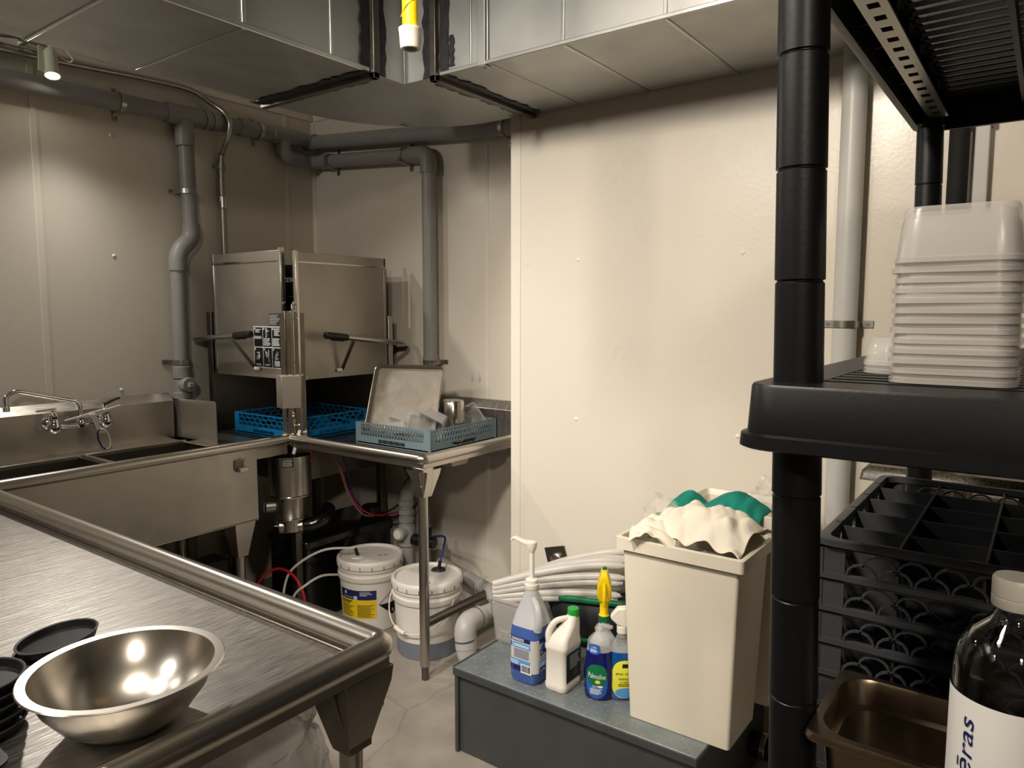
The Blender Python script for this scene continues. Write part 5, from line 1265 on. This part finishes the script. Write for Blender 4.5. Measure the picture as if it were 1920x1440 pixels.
# yellow trigger sprayer behind
ys = thing('spray_bottle', 'milky spray bottle with a tall yellow trigger and dark green collar', 'spray bottle', (2.398, -0.822, GZ))
YC = (2.398, -0.822, GZ); yang = atan2(CAM.y - YC[1], CAM.x - YC[0])
prof = interp([(0.0, 0.038), (0.006, 0.044), (0.06, 0.046), (0.12, 0.045), (0.15, 0.038), (0.175, 0.022), (0.205, 0.0165), (0.215, 0.016)])
surf, solid = oval_bottle(YC, yang, prof, 0.75)
solid(0.0, 0.215).build('body', JUGC, ys)
MB().cyl((YC[0], YC[1], GZ + 0.205), (YC[0], YC[1], GZ + 0.228), 0.0185, seg=24).build('collar', DGREEN, ys, bevel=0.002)
MB().lathe([(0.0175, 0.0), (0.014, 0.006), (0.0135, 0.05), (0.016, 0.056)], 22, T(YC[0], YC[1], GZ + 0.228)).build('neck', YELLOW, ys)
nf = Vector((cos(yang), sin(yang), 0)); nu_ = Vector((-sin(yang), cos(yang), 0))
MB().loft([[tuple(Vector((YC[0], YC[1], GZ + z)) + nu_ * a + nf * b) for a, b in ((-w, f0), (w, f0), (w, f1), (-w, f1))] for z, w, f0, f1 in ((0.275, 0.017, -0.018, 0.018), (0.300, 0.023, -0.022, 0.026), (0.330, 0.022, -0.030, 0.034), (0.352, 0.015, -0.034, 0.040), (0.372, 0.010, -0.030, 0.036), (0.378, 0.008, -0.026, 0.030))]).build('sprayer_head', YELLOW, ys, bevel=0.004)
MB().tube(spline([tuple(Vector((YC[0], YC[1], GZ + 0.345)) + nf * 0.036), tuple(Vector((YC[0], YC[1], GZ + 0.305)) + nf * 0.044), tuple(Vector((YC[0], YC[1], GZ + 0.268)) + nf * 0.036)], 6), 0.006, 10).build('trigger', YELLOW, ys)
MB().cbox((YC[0], YC[1], GZ + 0.381), (0.012, 0.012, 0.010)).build('nozzle_tip', DGREEN, ys, bevel=0.002)
# glass cleaner
gc = thing('spray_bottle', 'blue glass cleaner spray bottle with a white trigger against the white bin', 'spray bottle', (2.487, -0.868, GZ))
GC = (2.484, -0.862, GZ); gang = atan2(CAM.y - GC[1], CAM.x - GC[0]) + 0.10
prof = interp([(0.0, 0.040), (0.006, 0.047), (0.05, 0.050), (0.10, 0.049), (0.135, 0.043), (0.165, 0.032), (0.190, 0.019), (0.205, 0.014), (0.214, 0.0135)])
surf, solid = oval_bottle(GC, gang, prof, 0.62)
solid(0.0, 0.150).build('liquid_body', LIQ_CLEAN, gc)
solid(0.1502, 0.214).build('clear_top', CLEAR, gc)
MB().cyl((GC[0], GC[1], GZ + 0.206), (GC[0], GC[1], GZ + 0.230), 0.0165, seg=24).build('collar', WHITE_PL, gc, bevel=0.002)
nu_ = Vector((-sin(gang), cos(gang), 0)); nf = Vector((cos(gang), sin(gang), 0))
MB().loft([[tuple(Vector((GC[0], GC[1], GZ + z)) + nu_ * t + nf * a) for a in (-w, w)] + [tuple(Vector((GC[0], GC[1], GZ + z2)) + nu_ * t + nf * a) for a in (w, -w)] for t, z, z2, w in ((-0.036, 0.252, 0.262, 0.010), (-0.014, 0.232, 0.288, 0.014), (0.012, 0.226, 0.290, 0.014), (0.040, 0.238, 0.280, 0.012))]).build('sprayer_head', WHITE_PL, gc, bevel=0.005)
MB().tube(spline([tuple(Vector((GC[0], GC[1], GZ + 0.245)) + nu_ * 0.030), tuple(Vector((GC[0], GC[1], GZ + 0.215)) + nu_ * 0.040), tuple(Vector((GC[0], GC[1], GZ + 0.195)) + nu_ * 0.034)], 5), 0.005, 10).build('trigger', WHITE_PL, gc)
m = MB(); s_ellipse(m, surf, 0.010, 0.068, 0.044, 0.060, 0.0008, 36, 6, p=2.6); lb = m.build('label', LIME_PR, gc, smooth=40); lb['label'] = 'yellow oval product label'
m = MB(); s_rect(m, surf, 0.000, 0.030, 0.106, 0.118, 0.0016, 4, 1); m.build('brand_box', BLACK_PR, lb, smooth=0)
text_part('lettering', 'glass cleaner', BLACK_PR, lb, surf, 0.012, 0.087, 0.008, 0.064, off=0.002)
text_part('lettering', 'nettoyant\nà vitres', BLACK_PR, lb, surf, 0.010, 0.066, 0.017, 0.042, off=0.002)
m = MB(); text_lines(m, surf, -0.012, 0.034, 0.046, 0.056, 2, 0.0018, 0.4, 0.3); m.build('fine_print', BLACK_PR, lb, smooth=0)
m = MB(); s_ellipse(m, surf, 0.012, 0.026, 0.034, 0.016, 0.0014, 24, 3); m.build('label_splash', CYAN_PR, lb, smooth=0)

# ------------------------------------------------------------------ clear bin with a bundle of milky sleeves
cb = thing('clear_bin', 'clear plastic bin at the back left of the grease trap', 'bin', (2.0, -0.70, GZ))
BX, BY = 2.000, -0.690
MB().loft([ring(rrect(w, d, 0.018, 5, BX, BY), z) for w, d, z in ((0.150, 0.190, GZ + 0.001), (0.156, 0.196, GZ + 0.006), (0.178, 0.220, GZ + 0.160), (0.192, 0.234, GZ + 0.161), (0.192, 0.234, GZ + 0.172), (0.176, 0.218, GZ + 0.172), (0.152, 0.192, GZ + 0.010))]).build('box', FROST, cb)
for i in range(4): MB().box(BX - 0.096 + i * 0.0, BX - 0.090, BY - 0.10 + i * 0.05, BY - 0.085 + i * 0.05, GZ + 0.10, GZ + 0.165).build('rib', FROST, cb)
slv = thing('sleeve_bundle', 'fanned bundle of long milky plastic sleeves leaning out of the clear bin', 'sleeves', (2.0, -0.68, GZ + 0.16))
NS = 20
for i in range(NS):
    f = i / (NS - 1); k_ = i % 4
    p0 = Vector((1.925 + 0.016 * k_, -0.790 + 0.030 * k_, GZ + 0.150 + 0.075 * f))
    p3 = Vector((2.330 + 0.012 * sin(i * 1.7) + 0.02 * f, -0.600 + 0.030 * k_, GZ + 0.180 + 0.155 * f + 0.008 * cos(i * 2.3)))
    p1 = p0.lerp(p3, 0.4) + Vector((0, 0, 0.010 + 0.012 * f)); p2 = p0.lerp(p3, 0.75) + Vector((0, 0, 0.008 + 0.014 * f))
    pts = spline([p0, p1, p2, p3], 6); n = len(pts)
    MB().tube(pts, [0.0125 + 0.002 * sin(pi * q_ / (n - 1)) for q_ in range(n - 1)] + [0.006], 10).build('sleeve', SLEEVE, slv)
# black tote with green rim behind the bottles
tb = thing('dark_tote', 'black plastic tote with a green rim leaning behind the spray bottles', 'tote', (2.33, -0.60, GZ))
Mt = T(2.30, -0.585, GZ + 0.006) @ RY(radians(-8))
MB().loft([ring(rrect(0.34, 0.16, 0.02), 0.026), ring(rrect(0.40, 0.20, 0.025), 0.19)], cap1=False, M=Mt).build('box', BLACK_PL, tb, solid=0.004)
MB().tube([tuple(Mt @ Vector((x, y, 0.195))) for x, y in rrect(0.41, 0.21, 0.03)], 0.012, 10, closed=True).build('rim', DGREEN, tb)
MB().loft([[tuple(Mt @ Vector(p)) for p in q] for q in ([(-0.18, -0.09, 0.15), (0.19, -0.09, 0.16), (0.19, -0.085, 0.165), (-0.18, -0.085, 0.155)], [(-0.18, 0.08, 0.185), (0.19, 0.08, 0.19), (0.19, 0.085, 0.195), (-0.18, 0.085, 0.19)])]).build('inner_flap', BLACK_SOFT, tb)
MB().tube([tuple(Mt @ Vector((x, y, 0.045))) for x, y in rrect(0.36, 0.175, 0.03)], 0.007, 8, closed=True).build('lower_rib', DGREEN, tb)
# labelled can in the gap behind the trap
pc_ = thing('cleaner_pail', 'dark green pail with a white lettered label behind the drain elbows', 'pail', (1.832, -0.50, 0))
MB().lathe([(0, 0), (0.078, 0), (0.080, 0.006), (0.084, 0.24), (0.088, 0.243), (0.088, 0.252), (0.080, 0.254), (0, 0.252)], 32, T(1.832, -0.50, 0)).build('body', DGREEN, pc_)
vdir = Vector((CAM.x - 1.832, CAM.y + 0.50, 0)).normalized(); cs = cyl_surf((1.832, -0.50, 0.155), 0.0835, Vector((cos(atan2(vdir.y, vdir.x) - 0.5), sin(atan2(vdir.y, vdir.x) - 0.5), 0)))
lb = MB(); s_rect(lb, cs, -0.075, 0.075, -0.075, 0.085, 0.0012, 14, 2); lb = lb.build('label', WHITE_PR, pc_, smooth=40)
text_part('lettering', 'OEAVE', BLACK_PR, lb, cs, 0.0, 0.016, 0.016, 0.10, off=0.0022, bold=0.02)
m = MB(); s_rect(m, cs, -0.05, 0.05, 0.045, 0.075, 0.0022); m.build('label_block', BLACK_PR, lb, smooth=0)
m = MB(); text_lines(m, cs, -0.06, 0.06, -0.06, 0.0, 7, 0.002, 0.4, 0.3); m.build('fine_print', BLACK_PR, lb, smooth=0)

# ================================================================== waste bins with cloths
def waste_bin(label, x0, x1, y0, y1, z0, z1, grow):
    cx, cy = (x0 + x1) / 2, (y0 + y1) / 2; w, d = x1 - x0, y1 - y0
    t = thing('waste_bin', label, 'waste bin', (cx, cy, z0))
    g = grow
    MB().loft([ring(rrect(a, b, 0.010, 4, cx, cy), z) for a, b, z in ((w, d, z0), (w + g, d + g, z1 - 0.034), (w + g, d + g, z1 - 0.02), (w + g - 0.008, d + g - 0.008, z1 - 0.02), (w - 0.008, d - 0.008, z0 + 0.008))]).build('body', CREAM_PL, t)
    o, i = 0.034, 0.006
    R = [ring(rrect(w + g + a, d + g + a, 0.012, 4, cx, cy), z) for a, z in ((0.006, z1 - 0.036), (o, z1 - 0.036), (o, z1 - 0.002), (o - 0.006, z1), (0.010, z1), (0.004, z1 - 0.004), (-0.006, z1 - 0.036))]
    MB().loft(R + [R[0]], cap0=False, cap1=False).build('rim', CREAM_PL, t)
    return t
waste_bin('tall cream waste bin with a white cloth on top standing on the grease trap', 2.556, 2.858, -0.948, -0.738, GZ, 0.856, 0.040)
waste_bin('tall cream waste bin behind the one holding the white cloth', 2.60, 2.875, -0.655, -0.455, GZ, 0.900, 0.030)
from mathutils import noise as nz
def cloth(name, label, cat, mat, cx, cy, w, d, fn, rot=0, seed=0, n=40, th=0.004, loc=None):
    def g(a, b):
        u, v = (a - 0.5), (b - 0.5)
        x = u * w; y = v * d
        X = cx + x * cos(rot) - y * sin(rot); Y = cy + x * sin(rot) + y * cos(rot)
        p = Vector((X * 11 + seed, Y * 11, seed)); q = Vector((X * 26 + seed, Y * 20, 3))
        z, dx, dy = fn(u, v)
        return (X + dx + 0.006 * nz.noise(p), Y + dy + 0.006 * nz.noise(p + Vector((5, 1, 2))), z + 0.018 * nz.noise(p) + 0.014 * abs(nz.noise(q)) - 0.012 * abs(nz.noise(q * 0.6 + Vector((7, 2, 1)))))
    o = MB().grid(g, n, n).build(name, mat, None, loc=loc or (cx, cy, fn(0, 0)[0]), solid=th, smooth=70, sub=1)
    return tag(o, label, cat)
def f_white(u, v):
    m = max(0.0, 1 - (u / 0.62) ** 2 - ((v - 0.05) / 0.62) ** 2)
    z = 0.868 + 0.072 * m ** 0.8 + 0.010 * abs(sin(u * 10 + v * 5)) + 0.005 * sin(u * 23 - v * 9)
    fr = max(0, -v - 0.30)
    return z - 0.10 * fr, 0, -0.02 * fr
cloth('white_cloth', 'crumpled white cotton cloth heaped on the front waste bin', 'cloth', WCLOTH, 2.748, -0.850, 0.28, 0.20, f_white, -0.10, 3.1)
def f_white2(u, v):
    return 0.874 + 0.018 * cos(u * 5) - 0.05 * max(0, -v - 0.15) + 0.010 * abs(sin(v * 9 + u * 2)), 0, 0
cloth('white_cloth', 'folded white cotton cloth hanging over the front left rim of the waste bin', 'cloth', WCLOTH, 2.622, -0.945, 0.135, 0.115, f_white2, 0.35, 8.2, 28)
def f_teal(u, v):
    z = 0.874 + 0.055 * max(0, 1 - ((u - 0.18) / 0.34) ** 2) + 0.040 * max(0, 1 - ((u + 0.33) / 0.17) ** 2) + 0.13 * v - 0.25 * v * v
    return max(z, 0.868), 0, 0
cloth('teal_cloth', 'teal green cloth lying behind the white cloth on the bins', 'cloth', TEAL, 2.695, -0.695, 0.31, 0.20, f_teal, -0.08, 5.5)
def bag_puff(label, c, r, h, seed, mat=FILM):
    m = crumple(lambda a, b: (c[0] + r * cos(2 * pi * a) * (0.25 + 0.75 * sin(pi * (0.12 + 0.78 * b))), c[1] + r * 0.8 * sin(2 * pi * a) * (0.25 + 0.75 * sin(pi * (0.12 + 0.78 * b))), c[2] + h * b), 30, 18, r * 0.42, 22, seed)
    return tag(m.build('bin_liner', mat, None, loc=c, smooth=40), label, 'bag')
bag_puff('puffed clear liner bag at the left end of the front waste bin', (2.590, -0.815, 0.835), 0.055, 0.115, 2.2)
bag_puff('puffed clear liner bag at the right end of the rear waste bin', (2.850, -0.580, 0.880), 0.065, 0.115, 6.3)
m = crumple(lambda a, b: (2.60 + 0.27 * a, -0.966 + 0.16 * b, 0.838 + 0.012 * sin(9 * a) * b), 36, 16, 0.014, 30, 4.4)
tag(m.build('bin_liner', FILM, None, loc=(2.7, -0.95, 0.83), smooth=40), 'flat clear liner film inside the front rim of the waste bin', 'bag')

# ================================================================== black shelving
shv = thing('storage_shelf', 'black resin storage shelf unit standing at the right', 'shelf', (3.55, -1.49, 0.0))
SX0, SX1, SY0, SY1 = 3.240, 3.860, -2.050, -0.930
scx, scy = (SX0 + SX1) / 2, (SY0 + SY1) / 2; sw, sd = SX1 - SX0, SY1 - SY0
PX, PY = (3.282, SX1 - 0.042), (-1.984, -1.005)
for x in PX:
    for y in PY:
        pr = [(0.0, 0.0)]; z = 0.0
        while z < 2.30:
            z1 = min(2.30, z + 0.118)
            pr += [(0.0262, z + 0.001), (0.0255, z1 - 0.003), (0.0235, z1 - 0.001), (0.0235, z1)]
            z = z1
        pr.append((0.0, 2.30))
        pm_ = MB().lathe(pr, 28, T(x, y, 0))
        pm_.v = [(a - 0.003 - 0.018 * (c - 1.42), b - 0.002 - 0.013 * (c - 1.42), c) for a, b, c in pm_.v]   # the uprights lean a little
        pm_.build('post', BLACK, shv)
def shelf_level(zt):
    def rr(g, r): return rrect(sw + 2 * g, sd + 2 * g, r, 6, scx, scy)
    R = [ring(rr(-0.002, 0.03), zt), ring(rr(0.0, 0.032), zt - 0.003), ring(rr(0.003, 0.034), zt - 0.052), ring(rr(0.009, 0.038), zt - 0.054), ring(rr(0.010, 0.038), zt - 0.067), ring(rr(0.006, 0.036), zt - 0.069), ring(rr(-0.004, 0.03), zt - 0.069), ring(rr(-0.006, 0.03), zt - 0.010), ring(rr(-0.060, 0.02), zt - 0.010), ring(rr(-0.060, 0.02), zt)]
    sh = MB().loft(R + [R[0]], cap0=False, cap1=False).build('shelf_board', BLACK, shv, smooth=50)
    n = 28
    for i in range(n):
        y = SY0 + 0.07 + (sd - 0.14) * i / (n - 1)
        MB().box(SX0 + 0.055, SX1 - 0.055, y - 0.011, y + 0.011, zt - 0.010, zt - 0.0005).build('slat', BLACK, sh)
    for x in (SX0 + 0.19, scx, SX1 - 0.19):
        MB().box(x - 0.004, x + 0.004, SY0 + 0.03, SY1 - 0.03, zt - 0.040, zt - 0.010).build('stiffening_rib', BLACK, sh)
    for i in range(9):
        y = SY0 + 0.10 + (sd - 0.2) * i / 8
        MB().box(SX0 + 0.004, SX0 + 0.055, y - 0.002, y + 0.002, zt - 0.045, zt - 0.010).build('edge_rib', BLACK, sh)
    return sh
shelf_level(1.966); shelf_level(1.424); shelf_level(0.42)
m = MB(); x0, x1, zr = 3.268, 3.304, 1.908
m.box(x0, x0 + 0.0105, -1.96, -1.03, zr - 0.004, zr); m.box(x1 - 0.0105, x1, -1.96, -1.03, zr - 0.004, zr)
y = -1.96
while y < -1.03:
    m.box(x0 + 0.0105, x1 - 0.0105, y, min(y + 0.030, -1.03), zr - 0.004, zr); y += 0.050
m.build('slotted_rail', ZINC, shv)

# ------------------------------------------------------------------ nested clear containers on the middle shelf
ZS = 1.4245
base_m = tub_mb(0.114, 0.114, 0.058, 0.88, 0.0012, 0.022, 0.0022)
fl = MB(); fl.v = [(x, y, 0.058 - z) for x, y, z in base_m.v]; fl.f = base_m.f
ordn = ['lowest', 'second', 'third', 'fourth', 'fifth', 'sixth', 'seventh', 'eighth', 'ninth', 'tenth', 'eleventh', 'twelfth', 'topmost']
first = None
for i in range(13):
    lab_ = 'upturned milky square tub, %s in the tall stack on the shelf' % (ordn[i] + ('' if i in (0, 12) else ' from the bottom'))
    if first is None:
        first = fl.build('square_tub', FROST, None, loc=(0, 0, 0)); o = first
    else:
        o = first.copy(); COL.objects.link(o)
    o.location = (3.418 + 0.001 * sin(i * 2.1), -1.890 + 0.001 * cos(i * 1.3), ZS + i * 0.0106); o.rotation_euler = (0, 0, 0.02 * sin(i * 3.3))
    tag(o, lab_, 'tub', 'nested tubs on the middle shelf')
rm = round_mb(0.036, 0.034)
fl = MB(); fl.v = [(x, y, 0.034 - z) for x, y, z in rm.v]; fl.f = rm.f
for i, (w_, dz) in enumerate((('lower', 0), ('upper', 0.010))):
    o = fl.build('round_tub', CLEAR, None, loc=(0, 0, 0)); o.location = (3.346, -1.800, ZS + dz)
    tag(o, 'small upturned clear round tub behind the tall stack, the %s of two' % w_, 'tub', 'round tubs on the middle shelf')

# ------------------------------------------------------------------ tall charcoal glass rack
gr = thing('glass_rack', 'tall charcoal compartment glass rack with scalloped tiers on the lower shelf', 'dish rack', (3.50, -1.55, 0.4205))
RW = 0.478; RXc, RYc = 3.262 + RW / 2, -1.79 + RW / 2; RT = 1.195
def tier_mesh(h=0.0455):
    W = MB(); th = 0.005; n = 10; c = 0.034; x0, x1 = -RW / 2 + c, RW / 2 - c; dx = (x1 - x0) / n; r = dx * 0.46
    W.box(-RW / 2, RW / 2, -0.006, 0.006, 0.0, 0.0075); W.box(-RW / 2, RW / 2, -th / 2, th / 2, h - 0.0035, h - 0.0005)
    for s in (-1, 1): W.box(s * RW / 2 if s < 0 else RW / 2 - c, -RW / 2 + c if s < 0 else RW / 2, -th / 2, th / 2, 0, h - 0.0005)
    for row, (zb, o_) in enumerate(((0.0075, 0.0), (0.0225, dx / 2))):
        for i in range(n - (1 if row else 0)):
            xc = x0 + dx * (i + 0.5) + o_
            p = [(xc + r * cos(t), zb + (h - 0.0285) * sin(t)) for t in [pi * k_ / 7 for k_ in range(8)]]
            for a, b in zip(p, p[1:]): W.bar((a[0], 0, a[1]), (b[0], 0, b[1]), th, 0.0026, (0, 1, 0) if False else (0, 0, 1) if abs(b[0] - a[0]) > 0.002 else (1, 0, 0))
    m = MB()
    for k_ in range(4): m.add(W.v, W.f, RZ(k_ * pi / 2) @ T(0, -RW / 2 + 0.004, 0))
    return m
tm = None; nt_ = 17
for i in range(nt_):
    z = RT - 0.009 - (i + 1) * 0.0455
    if z < 0.4205: break
    if tm is None:
        mm3 = tier_mesh(); mm3.v = [(x + RXc, y + RYc, zz + z) for x, y, zz in mm3.v]
        tm = mm3.build('tier', DKGREY, gr, smooth=0); z_first = z
    else:
        o = tm.copy(); COL.objects.link(o); o.parent = gr; o.location = (0, 0, z - z_first)
R = [ring(rrect(RW + a, RW + a, 0.02, 4, RXc, RYc), z) for a, z in ((0.004, RT - 0.010), (0.008, RT - 0.009), (0.008, RT - 0.001), (0.004, RT), (-0.018, RT), (-0.020, RT - 0.010))]
tp = MB().loft(R + [R[0]], cap0=False, cap1=False).build('top_rim', DKGREY, gr)
for i in range(4):
    MB().cbox((RXc - RW / 2 + 0.005, RYc - RW / 2 + 0.10 + i * 0.10, RT + 0.0004), (0.008, 0.012, 0.001)).build('latch_slot', BLACK_PL, tp)
    MB().cbox((RXc - RW / 2 + 0.085 + i * 0.10, RYc - RW / 2 + 0.005, RT + 0.0004), (0.022, 0.007, 0.001)).build('latch_slot', BLACK_PL, tp)
for i in range(1, 5):
    q = -RW / 2 + RW * i / 5
    MB().box(RXc + q - 0.0016, RXc + q + 0.0016, RYc - RW / 2 + 0.01, RYc + RW / 2 - 0.01, 0.441, RT - 0.004).build('divider', DKGREY, gr)
    MB().box(RXc - RW / 2 + 0.01, RXc + RW / 2 - 0.01, RYc + q - 0.0012, RYc + q + 0.0012, 0.441, RT - 0.005).build('divider', DKGREY, gr)
MB().box(RXc - RW / 2 + 0.02, RXc + RW / 2 - 0.02, RYc - RW / 2 + 0.02, RYc + RW / 2 - 0.02, 0.4205, 0.44).build('floor_plate', DKGREY, gr)

# ------------------------------------------------------------------ crate, steel pan and bottle in front of the rack
kr = thing('grey_crate', 'plain grey crate under the steel pan on the lower shelf', 'crate', (3.47, -1.935, 0.4205))
MB().loft([ring(rrect(w, d, 0.015, 4, 3.475, -1.940), z) for w, d, z in ((0.290, 0.165, 0.4205), (0.305, 0.180, 0.895), (0.295, 0.170, 0.898))]).build('body', DKGREY, kr)
pn = thing('steel_pan', 'deep stainless steel food pan at the lower right', 'pan', (3.47, -1.942, 0.9))
PXc, PYc, PW, PD, PZ = 3.470, -1.943, 0.318, 0.170, 1.050
outer = [(PW - 0.055, PD - 0.055, 0.030, 0.9005), (PW - 0.040, PD - 0.040, 0.036, 0.908), (PW - 0.022, PD - 0.022, 0.036, 1.020), (PW - 0.018, PD - 0.018, 0.034, PZ - 0.006), (PW - 0.004, PD - 0.004, 0.014, PZ - 0.004), (PW + 0.002, PD + 0.002, 0.012, PZ - 0.010), (PW + 0.004, PD + 0.004, 0.012, PZ - 0.006), (PW, PD, 0.012, PZ), (PW - 0.018, PD - 0.018, 0.036, PZ), (PW - 0.022, PD - 0.022, 0.036, PZ - 0.004), (PW - 0.025, PD - 0.025, 0.036, 1.020), (PW - 0.036, PD - 0.036, 0.036, 1.016), (PW - 0.044, PD - 0.044, 0.035, 0.911), (PW - 0.060, PD - 0.060, 0.028, 0.903)]
MB().loft([ring(rrect(w, d, r, 6, PXc, PYc), z) for w, d, r, z in outer]).build('body', BROWN_PAN, pn)
bo = thing('glass_bottle', 'clear glass bottle with a white cap and white label standing in the steel pan', 'bottle', (3.488, -1.945, 0.905))
OC = (3.488, -1.945)
MB().lathe([(0, 0.904), (0.048, 0.904), (0.051, 0.910), (0.0515, 1.135), (0.048, 1.158), (0.036, 1.178), (0.0215, 1.190), (0.0175, 1.200), (0.0175, 1.214), (0.0145, 1.214), (0.0145, 1.200), (0.020, 1.1865), (0.034, 1.174), (0.0455, 1.156), (0.049, 1.134), (0.0485, 0.912), (0, 0.908)], 48, T(OC[0], OC[1], 0)).build('glass', GLASS, bo)
MB().lathe([(0.0205, 1.204), (0.0215, 1.206), (0.0215, 1.214), (0.0205, 1.215), (0.0215, 1.216), (0.0215, 1.232), (0.0195, 1.235), (0, 1.235)], 36, T(OC[0], OC[1], 0)).build('cap', WHITE_PL, bo)
vb = Vector((CAM.x - OC[0], CAM.y - OC[1], 0)).normalized(); cs = cyl_surf((OC[0], OC[1], 1.05), 0.0515, vb)
lb = MB(); s_rect(lb, cs, -0.088, 0.088, -0.130, 0.064, 0.0008, 32, 2); lb = lb.build('label', WHITE_PR, bo, smooth=60)
text_part('lettering', 'ēras', NAVY, lb, cs, -0.036, 0.014, 0.0165, 0.062, off=0.0016, rot=pi / 2, shear=0.15)
m = MB(); text_lines(m, cs, -0.018, 0.045, -0.028, -0.014, 3, 0.0014, 0.35, 0.4); m.build('fine_print', DKGREY, lb, smooth=0)

# ------------------------------------------------------------------ utility table behind the shelving
ut = thing('utility_table', 'white topped utility table against the wall behind the black shelving', 'table', (3.6, -0.52, 0.0))
MB().box(3.13, 4.1, -0.74, -0.345, 0.90, 0.925).build('top', WHITE_PL, ut, bevel=0.004)
for x in (3.17, 4.06):
    for y in (-0.70, -0.38):
        MB().box(x - 0.018, x + 0.018, y - 0.018, y + 0.018, 0, 0.90).build('leg', STEEL, ut)
bx = thing('drawer_box', 'small grey brown box carrying a speckled slab behind the glass rack', 'box', (3.17, -0.55, 0.925))
MB().box(3.145, 3.30, -0.62, -0.46, 0.9255, 1.038).build('carton', STEEL_DARK, bx, bevel=0.003)
sl = thing('speckled_slab', 'black speckled stone slab with a bevelled edge behind the glass rack', 'slab', (3.3, -0.54, 1.038))
MB().loft([ring(rrect(0.46, 0.20, 0.008, 3, 3.325, -0.545), 1.0385), ring(rrect(0.45, 0.19, 0.008, 3, 3.325, -0.545), 1.064), ring(rrect(0.42, 0.165, 0.008, 3, 3.325, -0.545), 1.078)]).build('slab', SPECKLE, sl)
MB().box(3.46, 3.53, -0.60, -0.49, 0.9255, 1.038).build('support_block', STEEL_DARK, sl)
wb_ = thing('steel_bowl', 'small steel bowl on the utility table behind the glass rack', 'bowl', (3.36, -0.67, 0.925))
MB().lathe([(0, 0.0005), (0.04, 0.0005), (0.075, 0.03), (0.085, 0.055), (0.088, 0.056), (0.086, 0.058), (0.073, 0.031), (0.038, 0.003), (0, 0.003)], 36, T(3.375, -0.650, 0.925)).build('bowl', STEEL, wb_)
m = crumple(lambda a, b: (3.375 + 0.055 * cos(2 * pi * a) * sin(pi * b), -0.650 + 0.05 * sin(2 * pi * a) * sin(pi * b), 0.975 - 0.035 * cos(pi * b)), 18, 12, 0.018, 26, 1.0)
tag(m.build('paper_ball', SHADE_PAPER, None, loc=(3.375, -0.650, 0.93), smooth=30), 'crumpled brown paper in the small steel bowl behind the glass rack', 'paper')
